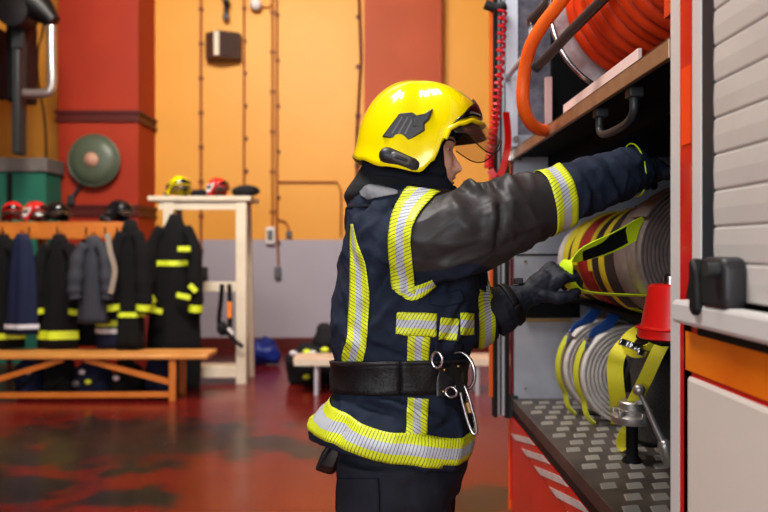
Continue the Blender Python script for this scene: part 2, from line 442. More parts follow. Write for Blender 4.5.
# vented heater box
t = thing('heater_box', 'brown vented box with pale centre stripe on the orange wall', 'heater', W(225, 62))
a, c = W(208, 36), W(242, 62)
poly = [Vector((a.x, YW, 0)), Vector((a.x, YW-.16, 0)), Vector((a.x+.20, YW-.30, 0)), Vector((c.x, YW-.16, 0)), Vector((c.x, YW, 0))]
obj('case', MB().prism([p+Vector((0, 0, c.z)) for p in poly], (0, 0, a.z-c.z)), mat('brown_case', (.10, .05, .035), .5), t, smooth=False, bevel=.01)
g = MB()
for i in range(9):
    z = c.z+.03+i*(a.z-c.z-.06)/8
    g.bar((a.x+.235, YW-.292, z), (c.x-.02, YW-.17, z), .006, .012)
obj('grille', g, M['machine'], t, smooth=False)
obj('stripe', MB().bar((a.x+.18, YW-.298, c.z+.02), (a.x+.18, YW-.298, a.z-.02), .07, .02), M['white_wood'], t, smooth=False)
t = thing('wall_lamp', 'round white lamp high on the orange wall', 'lamp', W(257, 7))
q = W(257, 7)
obj('globe', MB().sphere(q+Vector((0, -.12, 0)), .085), M['white_plastic'], t)
obj('base', MB().lathe([(.06, -.08), (.07, 0)], q, 'Y', 20), M['pipe_brown'], t)
obj('cable', MB().tube([q+Vector((.05, -.02, 0)), q+Vector((.16, -.02, -.02)), W(272, 4, .02)], .012, 6), M['pipe_brown'], t)
t = thing('wall_camera', 'black bracket camera at top of the wall above the vented box', 'camera', W(226, 18))
obj('body', MB().box(W(222, -3, .25), W(231, 8, .02)), M['machine'], t, bevel=.02)
obj('stem', MB().tube([W(226, 5, .12), W(226, 18, .12)], .03, 10), M['machine'], t)
obj('tip', MB().lathe([(.03, 0), (.045, .02), (.045, .07), (.03, .09)], W(226, 20, .12), 'Z', 14), M['grey_plastic'], t)

# wheel-like enamel disc on the left pillar
t = thing('alarm_bell', 'large round grey-green disc with pink hub on the red pillar', 'bell', P(96, 161, YP))
q = P(96, 161, YP-.045)
obj('dish', MB().lathe([(.05, -.16), (.20, -.15), (.30, -.11), (.33, -.06), (.32, -.03), (.2, -.005)], q, 'Y', 48), M['disc_green'], t)
obj('rim', MB().tube([q+Vector((.325*math.cos(k*PI/24), -.075, .325*math.sin(k*PI/24))) for k in range(48)], .014, 8, closed=True), M['disc_green'], t)
obj('hub', MB().lathe([(.001, -.21), (.06, -.2), (.09, -.17), (.09, -.14)], q, 'Y', 24), M['disc_pink'], t)
obj('bracket', MB().tube([q+Vector((-.12, -.04, -.2)), P(79, 188, YP-.04), P(72, 198, YP-.04)], .022, 8), M['machine_grey'], t)
obj('junction_box', MB().box(P(67, 195, YP-.08), P(75, 205, YP-.035)), M['machine_grey'], t, bevel=.01)

# black exhaust machine top left, with silver duct
t = thing('exhaust_machine', 'black ventilation unit with arm and post at the upper left', 'machine', P(18, 160, 8.6))
YM = 8.6
def Q(x, y, d=0): return P(x, y, YM+d)
obj('cabinet', MB().box(Q(-60, 20), Q(9, 101, .5)).box(Q(5, 20, .21), Vector((Q(27, 20, .21).x, YM+.5, Q(27, 101, .21).z))), M['machine'], t, bevel=.03)
obj('post', MB().box(Q(11, -20), Q(27, 156, .2)), M['machine_grey'], t, bevel=.02)
obj('hood', MB().box(Q(-60, -30), Q(10, 21, .6)), M['machine'], t, bevel=.05)
obj('joint', MB().lathe([(.05, -.22), (.17, -.2), (.17, .1), (.05, .12)], Q(20, 16), 'Y', 20), M['machine'], t)
obj('arm', MB().tube([Q(-5, -22), Q(20, -8), Q(38, 6), Q(54, 22)], [.26, .24, .17, .08], 16), M['machine'], t)
obj('plate', MB().box(Q(11.5, 26, -.02), Q(24, 48, 0)), M['machine_grey'], t)
dt = thing('silver_duct', 'bent silver metal pipe hanging from the black ventilation arm', 'pipe', Q(50, 60))
obj('pipe', MB().tube([Q(*p) for p in cr([(51, 26), (51.5, 60), (52, 82), (49.5, 91), (42, 93.5), (24, 93.5)], 8)], .052, 18), M['silver_pipe'], dt)
for p in ((51.3, 30), (52, 80)):
    obj('collar', MB().lathe([(.054, -.02), (.06, -.015), (.06, .015), (.054, .02)], Q(*p), 'Z', 20), M['silver_pipe'], dt)
tag(obj('power_cable', MB().tube([P(x, y, 9.8) for x, y in cr([(45, -6), (43, 30), (38, 50), (38, 80), (44, 115), (46, 155), (41, 185), (44, 215)], 8)], .014, 6), M['machine']), 'thin black cable hanging down the wall beside silver duct', 'cable')
# green cabinet with grey top
t = thing('green_cabinet', 'green metal cabinet with grey worktop behind the coat rack', 'cabinet', P(28, 380, 9.2))
YG = 9.3
def G(x, y, d=0): return P(x, y, YG+d)
zt = G(0, 158).z
a, c = G(-60, 172), G(46, 172)
obj('carcass', MB().box((a.x, YG, 0), (c.x, YG+.45, c.z)), M['green'], t, smooth=False)
obj('worktop', MB().box((a.x-.03, YG-.05, c.z), (c.x+.03, YG+.48, zt)), M['grey_top'], t, smooth=False, bevel=.01)
for x0, x1 in ((-58, 6), (13, 45)):
    p, q = G(x0, 173), G(x1, 173)
    dr = obj('door', MB().box((p.x, YG-.02, .1), (q.x, YG, c.z-.02)), M['green'], t, smooth=False, bevel=.006)
    obj('handle', MB().tube([Vector((q.x-.06, YG-.045, 1.3)), Vector((q.x-.06, YG-.045, 1.5))], .01, 8), M['machine_grey'], t)
obj('post', MB().box(G(7, 173, -.02), (G(12, 173).x, YG+.02, 0)), M['machine'], t, smooth=False)

# ---------------------------------------------------------------- helmets
HO = P(418, 140, 1.95)                           # helmet centre of the worn one
edge_z = [(0, .052), (35, .048), (50, .032), (58, .020), (66, -.018), (75, -.066), (90, -.095), (127, -.082), (155, -.062), (180, -.048)]
edge_r = [(0, .158), (40, .150), (70, .132), (90, .126), (130, .145), (180, .158)]
TOPZ = .150
def hpt(phi, t, off=0):                          # azimuth in radians, t 0 top .. 1 edge
    d = abs(math.degrees(phi)); d = 360-d if d > 180 else d
    ze = interp(edge_z, d); R = interp(edge_r, d)
    a = t*PI/2
    r = (R+off)*math.sin(a)**.93; z = ze+(TOPZ+off-ze)*math.cos(a)**1.0
    if t > .88 and d > 95: r += .010*((t-.88)/.12)**1.5*min(1, (d-95)/35)
    crest = .004*math.exp(-(r*math.sin(phi)/.012)**2)*(1 if t < .8 else 0)
    return Vector((r*math.cos(phi)-.010*(1-t), r*math.sin(phi), z+crest))
def make_helmet(parent, O, shell_mat, worn):
    def add(n, mb, m, **k): return obj(n, mb, m, parent, **k)
    N, K = 96, 30
    rows = [[O+hpt(2*PI*j/N, max(.001, i/K)) for j in range(N)] for i in range(K+1)]
    mb = MB(); mb.loft(rows, cap=False)
    sh = put('shell', mb.mesh('helmet_shell'), shell_mat, parent, ang=1.2)
    k = sh.modifiers.new('thickness', 'SOLIDIFY'); k.thickness = .006; k.offset = -1
    # brow rim running round the opening
    pts = []
    for d in range(-64, 65, 4):
        f = max(0, math.cos(math.radians(d*1.4)))
        p = hpt(math.radians(d), 1.0); pts.append(O+Vector((p.x*(1+.055*f), p.y*1.02, p.z-.012*f-.001)))
    add('brow_rim', MB().tube(pts, .0065, 10), shell_mat)
    # black front plate
    rows = []
    for i in range(11):
        t = .66+.325*i/10; w = (i/10)**.9*56+2
        rows.append([O+hpt(math.radians(-w+2*w*j/16), t, .0035) for j in range(17)])
    grid('front_plate', rows, M['black_gloss'], parent, solid=.003)
    # inner dark visor and outer clear shield
    def shield(name, r0, r1, z0, z1, ang, m, solid):
        rows = []
        for i in range(9):
            s = i/8
            rows.append([])
            for j in range(65):
                q = j/64*2-1; a = math.radians(ang)*q
                zb_ = z1*(1-.55*abs(q)**2.5) if name == 'inner_visor' else .006-.044*math.sin(PI*min(1, abs(q)**1.25))-.012*q*q
                z = z0+(zb_-z0)*s
                r = r0+(r1-r0)*s
                rows[-1].append(O+Vector((r*math.cos(a), r*.80*math.sin(a), z-.018*abs(q)**2*(1-s))))
        o = grid(name, rows, m, parent, solid=solid)
        return rows
    shield('inner_visor', .152, .174, .042, .004, 62, M['dark_lens'], .002)
    rr = shield('face_shield', .172, .212, .040, -.040, 58, M['clear_lens'], .0015)
    add('shield_rim', MB().tube(rr[-1], .0015, 8), M['black_gloss'])
    for s in (-1, 1):
        def S(px, py, yy): 
            v = P(px, py, 1.95-.125)-HO; return O+Vector((v.x, s*yy, v.z))
        poly = [(382, 137), (399, 113), (412, 112), (424, 121), (425, 130), (407, 142)]
        bd = add('side_badge', MB().prism([S(x, y, -.092+(.006 if x < 400 else 0)) for x, y in poly], (0, -s*.030, 0)), M['black_plastic'], bevel=.003, smooth=False)
        add('badge_wing', MB().prism([S(x, y, -.094) for x, y in [(411, 116), (424, 113), (433, 107), (429, 119), (420, 128), (412, 127)]], (0, -s*.028, 0)), M['black_plastic'], bevel=.004, smooth=False)
        cap = MB().capsule([S(388, 156, -.118), S(414, 165, -.114)], [.021, .020])
        add('lamp_clip_slot', MB().capsule([S(397, 158, -.1385), S(407, 161.5, -.1365)], [.006, .006]), M['black_plastic'])
        for q in range(4): add('badge_rib', MB().bar(S(392+q*6.5, 134, -.119), S(402+q*5.5, 117, -.119), .003, .004), M['grey_plastic'], smooth=False)
        lm = add('lamp_mount', cap, M['black_plastic'])
        add('lamp_clip', MB().capsule([S(395, 157, -.132), S(408, 162, -.130)], [.0115, .0115]), M['grey_plastic'])
    return parent

# ================================================================ FIREFIGHTER
YC = 1.97
man = thing('firefighter', 'firefighter person in navy striped jacket and yellow helmet reaching into truck', 'person', (.06, YC, 0))

def sring(px0, px1, pyl, pyr, hy, k=0, e=2.3, n=40, yc=YC, near=1.0):
    """slanted superellipse ring between left and right outline points"""
    A, B = P(px0, pyl, yc), P(px1, pyr, yc); c = (A+B)/2; hx = (B.x-A.x)/2; out = []
    for i in range(n):
        a = 2*PI*i/n; ca, sa = math.cos(a), math.sin(a)
        x = math.copysign(abs(ca)**(2/e), ca)*hx; y = math.copysign(abs(sa)**(2/e), sa)*hy
        z = c.z+(B.z-A.z)*.5*x/hx-k*y
        out.append(Vector((c.x+x, yc+y, z)))
    return out
jk = MB()
spec = [(378, 445, 183, 186, .085, 0), (366, 452, 186, 192, .122, .0), (354, 457, 194, 199, .165, 0), (348, 462, 207, 212, .185, 0), (343, 468, 232, 232, .215, 0),
        (338, 474, 268, 268, .215, .03), (333, 478, 305, 305, .212, .06), (330, 476, 338, 338, .205, .1), (334, 464, 360, 358, .19, .14), (337, 462, 378, 378, .186, .15),
        (334, 464, 392, 394, .19, .14), (327, 468, 403, 408, .205, .10), (319, 472, 414, 422, .222, .08), (311, 473, 423, 438, .234, .06), (311, 471, 430, 449, .236, .05), (314, 468, 436, 458, .232, .05)]
jk.loft([sring(*s) for s in cr(spec, 4)])
# right sleeve (towards the camera)
RA = [(404, 243, 1.85, .098), (424, 245, 1.80, .106), (455, 238, 1.79, .103), (490, 221, 1.80, .097), (520, 210, 1.82, .087), (548, 201, 1.85, .079), (575, 191, 1.88, .073), (605, 181, 1.92, .068), (632, 171, 1.96, .063), (640, 168, 1.97, .060)]
rc = cr([(P(a, b, c).x, c, P(a, b, c).z, r) for a, b, c, r in RA], 6)
jk.tube([Vector(q[:3]) for q in rc], [q[3] for q in rc], 28)
jk.sphere(P(410, 237, 1.86), .098)
# left sleeve (far side)
LA = [(432, 232, 2.10, .10), (452, 262, 2.15, .098), (464, 298, 2.17, .088), (468, 320, 2.17, .080), (478, 319, 2.17, .076), (494, 315, 2.17, .073)]
lc = cr([(P(a, b, c).x, c, P(a, b, c).z, r) for a, b, c, r in LA], 6)
jk.tube([Vector(q[:3]) for q in lc], [q[3] for q in lc], 24)
jme = fuse(jk, .006, 6, 'jacket')
# folds
RAx = [(Vector(q[:3]), q[3]) for q in rc]
def arm_t(p):
    best = (9, 0)
    for i in range(len(RAx)-1):
        a, b_ = RAx[i][0], RAx[i+1][0]; d = b_-a; t = max(0, min(1, (p-a).dot(d)/d.length_squared))
        q = (p-(a+d*t)).length-RAx[i][1]
        if q < best[0]: best = (q, (i+t)/(len(RAx)-1))
    return best
jme.update()
creases = [  # (px,py)->(px,py) at Y, depth, width
    ((494, 178), (502, 205), 1.77, -.016, .011), ((508, 176), (516, 200), 1.78, .012, .012), ((470, 262), (520, 236), 1.76, -.008, .012),
    ((515, 238), (505, 208), 1.76, -.008, .010), ((378, 222), (398, 200), 1.80, -.009, .012), ((372, 300), (395, 262), 1.77, -.008, .014), ((382, 250), (366, 300), 1.77, .008, .016),
    ((425, 300), (470, 282), 1.78, -.014, .014), ((440, 312), (480, 268), 1.80, -.010, .012), ((352, 345), (400, 356), 1.77, -.008, .012), ((335, 330), (370, 352), 1.80, .009, .014),
    ((345, 403), (395, 412), 1.77, -.010, .010), ((372, 400), (440, 422), 1.77, .012, .012), ((400, 440), (460, 425), 1.77, -.010, .014),
    ((580, 175), (600, 212), 1.84, -.010, .010), ((592, 165), (622, 205), 1.86, .009, .012), ((604, 160), (612, 190), 1.88, -.008, .009), ((335, 440), (350, 418), 1.80, -.010, .012),
    ((384, 204), (400, 224), 1.8, .006, .010), ((455, 200), (470, 245), 1.72, .006, .02), ((345, 245), (360, 270), 1.82, -.006, .012)]
creases += [((468, 182), (480, 196), 1.77, .016, .013), ((481, 178), (487, 204), 1.77, -.018, .007), ((430, 262), (470, 250), 1.70, -.006, .02), ((493, 200), (488, 240), 1.70, .010, .014), ((500, 205), (498, 245), 1.71, -.008, .007), ((350, 215), (372, 196), 1.82, -.010, .010), ((362, 235), (385, 214), 1.80, .007, .010), ((340, 300), (346, 340), 1.85, -.008, .01), ((372, 330), (392, 300), 1.77, .009, .012), ((440, 345), (470, 300), 1.80, -.010, .008), ((448, 350), (476, 310), 1.80, .008, .008)]
cs = [(P(*a, Y), P(*b2, Y), d, w) for a, b2, Y, d, w in creases]
nrm = [v.normal.copy() for v in jme.vertices]
for v, n in zip(jme.vertices, nrm):
    p = v.co; d = 0
    for a, b2, dep, w in cs:
        e = b2-a; t = max(0, min(1, (p-a).dot(e)/e.length_squared)); q = (p-(a+e*t)); 
        q.y *= .35; L = q.length
        if L < 3*w: d += 1.7*dep*math.exp(-(L/w)**2)*(1-.6*abs(2*t-1)**2)
    wq = p+Vector((noise.noise(p*5), noise.noise(p*5+Vector((9, 0, 0))), noise.noise(p*5+Vector((0, 9, 0)))))*.06
    r1 = 1-abs(noise.noise(Vector((wq.x*11, wq.y*6, wq.z*8))))*2.2; r2 = 1-abs(noise.noise(Vector((wq.x*19+5, wq.y*10, wq.z*21))))*2.2
    s = noise.noise(p*7)*.010+max(r1, 0)**2*.007+max(r2, 0)**2*.0035-.004
    v.co = p+n*(d+s)
jme.update()
# coated grey upper sleeve
for f in jme.polygons:
    c = f.center; dd, t = arm_t(c)
    # the coated panel starts under the armhole stripe and covers the outer side of the sleeve
    fx, fy = c.x*F/c.y+PX, PY-(c.z-CH)*F/c.y
    if dd < .035 and c.y < 2.0 and t < .56 and fx > interp([(185, 424), (210, 410), (232, 403), (290, 404)], fy) and fy < interp([(405, 273), (440, 270), (470, 263), (500, 270)], fx): f.material_index = 1
jbvh = bvh_of(jme)
jacket = put('jacket', jme, [M['navy'], M['grey_cloth']], man, ang=3)

patch('reflective_stripe', jbvh, [(353, 224, 2), (355, 245, 8), (359, 268, 16), (360, 295, 19), (359, 320, 20), (357, 340, 20), (354, 355, 21), (352, 366, 20)], M['tape'], man)
patch('reflective_stripe', jbvh, [(424, 190, 32, .15), (417, 197, 30, .2), (407, 212, 25, .25), (401, 232, 22, .08), (401, 258, 23, 0), (403, 276, 23, 0), (404, 292, 22, .2)], M['tape'], man)
patch('reflective_stripe', jbvh, [(396, 289, 5), (404, 292, 10), (411, 294, 14), (421, 290, 12), (434, 282, 7)], M['tape'], man)
patch('reflective_stripe', jbvh, [(396, 323, 22), (415, 324, 23), (436, 325, 23)], M['tape'], man)
patch('reflective_stripe', jbvh, [(439, 328, 21), (449, 329, 22), (458, 330, 21)], M['tape'], man)
patch('reflective_stripe', jbvh, [(460, 324, 22), (466, 324, 22), (473, 324, 21)], M['tape'], man)
patch('reflective_stripe', jbvh, [(419, 336, 22), (418, 350, 22), (418, 368, 22)], M['tape'], man)
patch('reflective_stripe', jbvh, [(418, 398, 21), (417, 412, 21), (416, 436, 21)], M['tape'], man)
patch('shoulder_patch', jbvh, [(361, 194, 5, 1.2), (368, 192, 15, 1.4), (382, 192, 11, 1.5), (398, 193, 3, 1.5)], M['light_grey_cloth'], man)
patch('pocket_flap', jbvh, [(430, 300, 10), (447, 300, 12), (462, 296, 11)], M['navy'], man, off=.006)
patch('chest_pocket', jbvh, [(448, 342, 28), (447, 352, 28), (446, 362, 28)], M['navy'], man, off=.006)
# hem band: ring round the skirt of the jacket
hc = Vector((P(394, 0, YC).x, YC, P(0, 424, YC).z))
def hem(a): return .020*math.sin(a-.3)*-1 + .006*math.cos(a)
bnd = []
rows = []; uvs = []; L = 0; prev = None
for k in range(121):
    a = 2*PI*k/120; d = Vector((math.cos(a), math.sin(a), 0))        # 0 = front of the man
    near = (1-math.sin(a))/2
    zc = interp([(0, 436), (45, 434), (90, 424), (135, 412), (180, 407), (225, 411), (270, 425), (315, 435), (360, 436)], math.degrees(a))
    z = P(0, zc, YC).z
    row = []
    for j in range(9):
        o = Vector((hc.x, YC, z+(.5-j/8)*.072)); h = jbvh.ray_cast(o, d)
        row.append(h[0]+d*.005 if h[0] is not None else None)
    if row[4] is not None and prev is not None: L += (row[4]-prev).length
    prev = row[4]; rows.append(row); uvs.append([(L, j/8) for j in range(9)])
grid('reflective_hem', rows, M['tape'], man, uvs, solid=.0015)
# sleeve bands
def arm_at(lst, t):
    i = min(int(t*(len(lst)-1)), len(lst)-2); s = t*(len(lst)-1)-i
    a = Vector(lst[i][:3]); b2 = Vector(lst[i+1][:3]); return a.lerp(b2, s), (b2-a).normalized()
c0 = P(554, 199, 1.855)
ring_on('reflective_cuff_band', jbvh, c0, Vector((.95, .1, .24)), M['tape'], man, .031, fallback=.16, ref=Vector((.1, 1, 0)))
c0 = P(484, 317, 2.17)
ring_on('reflective_cuff_band', jbvh, c0, Vector((1, 0, .06)), M['tape'], man, .026, fallback=.12, ref=Vector((0, 1, 0)))
# trim on the right cuff
wr = P(634, 170, 1.965)
obj('cuff_piping', MB().tube([wr+(Vector((0, 0, 1))*math.cos(k*PI/16)*.068+Vector((-.12, .99, 0))*math.sin(k*PI/16)*.062)+Vector((.010*-math.cos(k*PI/16), 0, 0)) for k in range(32)], .0022, 6, closed=True), M['strap_lime'], man)

# belt
bc = Vector((P(398, 0, YC).x, YC, P(0, 375, YC).z))
bax = Vector((-.02, .12, 1))
bz = ring_on('belt', jbvh, bc, bax, M['webbing'], man, .038, off=.006, solid=.007, nv=6, seg=96)
bbv = None
ring_on('belt_edge', jbvh, bc+Vector((0, 0, .038)), bax, M['black_plastic'], man, .004, off=.008, solid=.007, nv=2, seg=96)
obj('belt_pouch', MB().prism([P(x, y, 1.93) for x, y in [(331, 366), (338, 363), (343, 366), (344, 394), (341, 400), (334, 398), (329, 386), (329, 374)]], (0, .10, 0)), M['black_cloth'], man, bevel=.008)
patch('buckle_plate', jbvh, [(446, 365, 24), (446, 381, 24), (446, 397, 24)], M['black_plastic'], man, off=.0155)
for x, y in ((439, 369), (452, 366), (452, 378), (439, 391), (452, 390)):
    h = cam_hit(jbvh, x, y, .018)
    if h: obj('rivet', MB().sphere(h, .0045, 10, 6), M['brass'], man)
# D ring, small hook, carabiner
def loop(px, py, Y, rx, rz, r, tilt=0, yaw=.5, n=32, closed=True, e=2):
    c = P(px, py, Y); pts = []
    for k in range(n):
        a = 2*PI*k/n; x = rx*math.copysign(abs(math.cos(a))**(2/e), math.cos(a)); z = rz*math.copysign(abs(math.sin(a))**(2/e), math.sin(a))
        x, z = x*math.cos(tilt)-z*math.sin(tilt), x*math.sin(tilt)+z*math.cos(tilt)
        pts.append(c+Vector((x*math.cos(yaw), -x*math.sin(yaw), z)))
    return MB().tube(pts, r, 10, closed=True)
obj('steel_ring', loop(461, 371, 1.82, .034, .046, .0042, .25), M['steel'], man)
obj('hook', loop(437, 360, 1.75, .013, .018, .0036), M['steel'], man)
obj('hook', loop(451, 392, 1.77, .014, .012, .0032), M['steel'], man)
car = obj('carabiner', loop(468, 409, 1.80, .0095, .060, .0042, .28, .4, e=2.6), M['steel'], man)
obj('gate_sleeve', MB().tube([P(467, 402, 1.80), P(470, 412, 1.80)], .0075, 10), M['brass'], man)
obj('belt_loop', ribbon(MB(), [P(450, 366, 1.76), P(458, 380, 1.78), P(461, 392, 1.79)], .02, (0, -.3, 1), .004), M['webbing'], man)
# hanging glove / pouch at his back
gm = MB()
gm.loft([[P(x, y, Y) for x, y, Y in r] for r in (
    [(330, 440, 1.93), (340, 440, 1.93), (342, 444, 2.03), (331, 444, 2.03)],
    [(322, 452, 1.92), (340, 456, 1.92), (342, 458, 2.04), (324, 455, 2.04)],
    [(316, 466, 1.92), (334, 470, 1.92), (337, 471, 2.04), (319, 468, 2.04)],
    [(315, 470, 1.94), (330, 475, 1.94), (332, 475, 2.02), (318, 471, 2.02)])])
obj('hip_pouch', gm, mat('dark_leather', (.035, .014, .012), .5, col2=(.012, .008, .008), nscale=40), man, bevel=.006)
obj('pouch_strap', MB().tube([P(338, 436, 1.95), P(326, 455, 1.90), P(317, 468, 1.90)], .004, 6), M['trouser'], man)

# trousers
tr = MB()
def leg(pts):
    q = cr([(P(a, b2, Y).x, Y, P(a, b2, Y).z, r) for a, b2, Y, r in pts], 5)
    tr.capsule([Vector(k[:3]) for k in q], [k[3] for k in q], 24)
hipz = P(0, 430, YC).z
def tring(cx, cy, z, hx, hy, n=32): return [Vector((cx+hx*math.cos(2*PI*i/n), cy+hy*math.sin(2*PI*i/n), z)) for i in range(n)]
tr.loft([tring(.06, YC, 1.06, .15, .17), tring(.062, YC, .96, .165, .185), tring(.066, YC, .86, .170, .19), tring(.066, YC, .80, .15, .17)])
def legl(side, kx, fx):
    cy = YC+side*.098
    tr.loft([tring(.055+side*.012, cy, .90, .14, .105), tring(.058+side*.012, cy, .78, .142, .108), tring(.06+side*.012, cy, .68, .135, .105), tring(kx, cy+side*.01, .50, .105, .092),
             tring((kx+fx)/2, cy+side*.015, .34, .098, .088), tring(fx, cy+side*.02, .16, .10, .092), tring(fx, cy+side*.02, .09, .105, .096)])
legl(-1, .05, .0); legl(1, .12, .10)
tme = fuse(tr, .009, 4, 'trousers')
for v, n in [(v, v.normal.copy()) for v in tme.vertices]:
    p = v.co; v.co = p+n*(noise.noise(Vector((p.x*9, p.y*9, p.z*14)))*.012+noise.noise(p*22)*.004)
tme.update(); put('trousers', tme, M['trouser'], man, ang=3)
tb = bvh_of(tme)
patch('trouser_pocket', tb, [(357, 478, 44), (357, 495, 46), (357, 530, 46)], M['trouser'], man, off=.008)
for s, fx in ((-1, .0), (1, .10)):
    cy = YC+s*.118; bt = MB()
    bt.loft([tring(fx, cy, .26, .06, .058), tring(fx, cy, .14, .062, .058), tring(fx+.01, cy, .09, .075, .056), tring(fx+.05, cy, .055, .125, .055), tring(fx+.055, cy, .02, .135, .056), tring(fx+.055, cy, .001, .132, .054)])
    bo = obj('boot', bt, M['black_plastic'], man)

# head and body as one continuous surface -------------------------------------------------
HY = 1.95
prof_face = [(88, 408, 3, .012), (95, 420, 388, .05), (105, 434, 379, .068), (118, 446, 373, .076), (130, 452, 371, .079), (140, 454.5, 371, .079), (146, 454.5, 371, .079), (150, 452, 372, .078), (155, 452, 374, .077),
             (162, 453, 377, .074), (170, 453.5, 381, .070), (176, 453.2, 385, .066), (181, 452, 388, .062), (186, 450.3, 390, .058), (191, 450, 391, .054), (195, 448, 391, .050), (199, 440, 390, .052), (206, 434, 384, .056), (216, 434, 378, .062)]
body = MB(); rings = []
def ftab(i, y): return interp([(r[0], r[i]) for r in prof_face], y)
N = 72
for s in range(0, 129):
    y = 88+s
    xf, xb, hw = ftab(1, y), ftab(2, y), ftab(3, y)
    if y < 95: xb = interp([(88, 404), (95, 388)], y)
    ring = []
    cxp = 410
    for k in range(N):
        a = 2*PI*k/N; a2 = (a+PI) % (2*PI)-PI
        ca, sa = math.cos(a), math.sin(a)
        ex = 2.25
        if ca >= 0: x = cxp+(xf-cxp)*abs(ca)**(2/ex)
        else: x = cxp-(cxp-xb)*abs(ca)**(2/2.1)
        yy = hw*math.copysign(abs(sa)**(2/2.2), sa)
        w = abs(a2)
        if w < 1.2:
            def G1(y0, sy, a0, s_a, amp): return amp*math.exp(-((y-y0)/sy)**2-((w-a0)/s_a)**2)
            d = 0
            # nose : ridge growing from the nasion to the tip
            ridge = interp([(147, 0), (152, 1.4), (158, 4.0), (164, 7.2), (168, 9.4), (171, 8.6), (174, 3.5), (177, 0)], y)
            wn = interp([(150, .07), (168, .11), (173, .14)], y)
            d += ridge*math.exp(-(w/wn)**2)
            d += G1(170.5, 3.0, .20, .09, 3.4)            # nostril wing
            d += G1(178, 1.7, 0, .40, 3.2)+G1(183.4, 1.9, 0, .36, 3.2)-G1(180.6, .9, 0, .36, 1.4)
            d += G1(143, 3.0, .30, .30, 1.6)          # brow ridge
            d -= G1(151, 4.2, .42, .18, 3.0)            # eye socket
            d += G1(163, 7, .60, .25, 2.0)              # cheek bone
            d += G1(192, 4, 0, .35, 2.2)                # chin
            x += d
        px = P(x, y, HY); ring.append(Vector((px.x, HY+yy, px.z)))
    rings.append(ring)
body.loft(rings)
body.loft([tring(P(405, 0, HY).x, HY, P(0, 205, HY).z, .05, .055), tring(.05, YC, 1.50, .07, .10), tring(.05, YC, 1.46, .09, .155), tring(.06, YC, 1.36, .115, .165), tring(.07, YC, 1.2, .11, .15), tring(.07, YC, 1.08, .105, .14), tring(.065, YC, .95, .12, .16), tring(.065, YC, .84, .10, .14)])
body.capsule([Vector(q[:3]) for q in rc], [q[3]*.52 for q in rc], 14)
body.capsule([Vector(q[:3]) for q in lc]+[P(524, 298, 2.165)], [q[3]*.45 for q in lc]+[.022], 14)
for s, kx, fx in ((-1, .05, .0), (1, .12, .10)):
    cy = YC+s*.1; body.capsule([(.06, cy, .88), (kx, cy, .5), (fx, cy+s*.015, .12)], [.08, .055, .04], 14)
    body.capsule([(fx, cy+s*.017, .07), (fx+.14, cy+s*.017, .035)], [.036, .024], 10)

# hands (the gloves are fitted over them)
def hand(mb, W0, D, U, S, curls, k=1.0, fat=1.0):
    """W0 wrist, D direction of the palm, U back-of-hand normal, S thumb side"""
    W0, D, U, S = Vector(W0), Vector(D).normalized(), Vector(U), Vector(S)
    U = (U-D*U.dot(D)).normalized(); S = D.cross(U)*(1 if D.cross(U).dot(S) > 0 else -1)
    mb.capsule([W0+D*.004, W0+D*.045*k], [.027*fat, .030*fat], 14)
    for q in (-.027, -.009, .010, .027):
        mb.capsule([W0+D*.02*k+S*q*.6, W0+D*.088*k+S*q], [.017*fat, .0155*fat], 12)
    lens = [(.040, .025, .022), (.046, .030, .024), (.043, .028, .023), (.033, .021, .020)]
    offs = [.029, .010, -.010, -.028]
    for (l, q, c) in zip(lens, offs, curls):
        p = W0+D*.088*k+S*q; ang = 0; pts = [p]; d0 = D+S*q*1.2
        for seg, w in zip(l, (.9, 1.1, .7)):
            ang += c*w; d = (D*math.cos(ang)-U*math.sin(ang)+S*q*1.5).normalized(); p = p+d*seg*k; pts.append(p)
        mb.capsule(pts, [.0112*fat, .0108*fat, .0100*fat, .0088*fat], 10)
    t0 = W0+D*.022*k+S*.028; 
    t1 = t0+(D*.62+S*.62-U*.45).normalized()*.040*k; t2 = t1+(D*.85+S*.15-U*.55).normalized()*.032*k; t3 = t2+(D*.85-S*.25-U*.5).normalized()*.026*k
    mb.capsule([t0, t1, t2, t3], [.0165*fat, .0135*fat, .0122*fat, .0100*fat], 10)
LW = P(529, 295, 2.165); LD = Vector((.78, .0, .62)); LU = Vector((-.45, -.62, .62)); LS = Vector((-.3, -.6, .5))
LC = [.80, .85, .92, 1.0]
RW = P(640, 169, 1.985); RD = Vector((.93, .32, -.05)); RU = Vector((0, -.35, 1)); RS = Vector((-.1, 1, .2))
RC = [.35, .42, .5, .55]
hand(body, LW, LD, LU, LS, LC, 1.14, .78); hand(body, RW, RD, RU, RS, RC, 1.04, .78)
bme = fuse(body, .0035, 1, 'body'); bo = put('body', bme, [M['skin'], M['lip'], M['hair']], man, ang=3)
for f in bme.polygons:
    c = f.center; 
    if c.z > 1.5 and abs(c.y-HY) < .1:
        # back to profile units
        x = c.x*F/HY+PX; y = PY-(c.z-CH)*F/HY
        if 176.5 < y < 185.5 and x > 451.5 and abs(c.y-HY) < .021: f.material_index = 1
        if y < 128: f.material_index = 2
fb = bvh_of(bme)
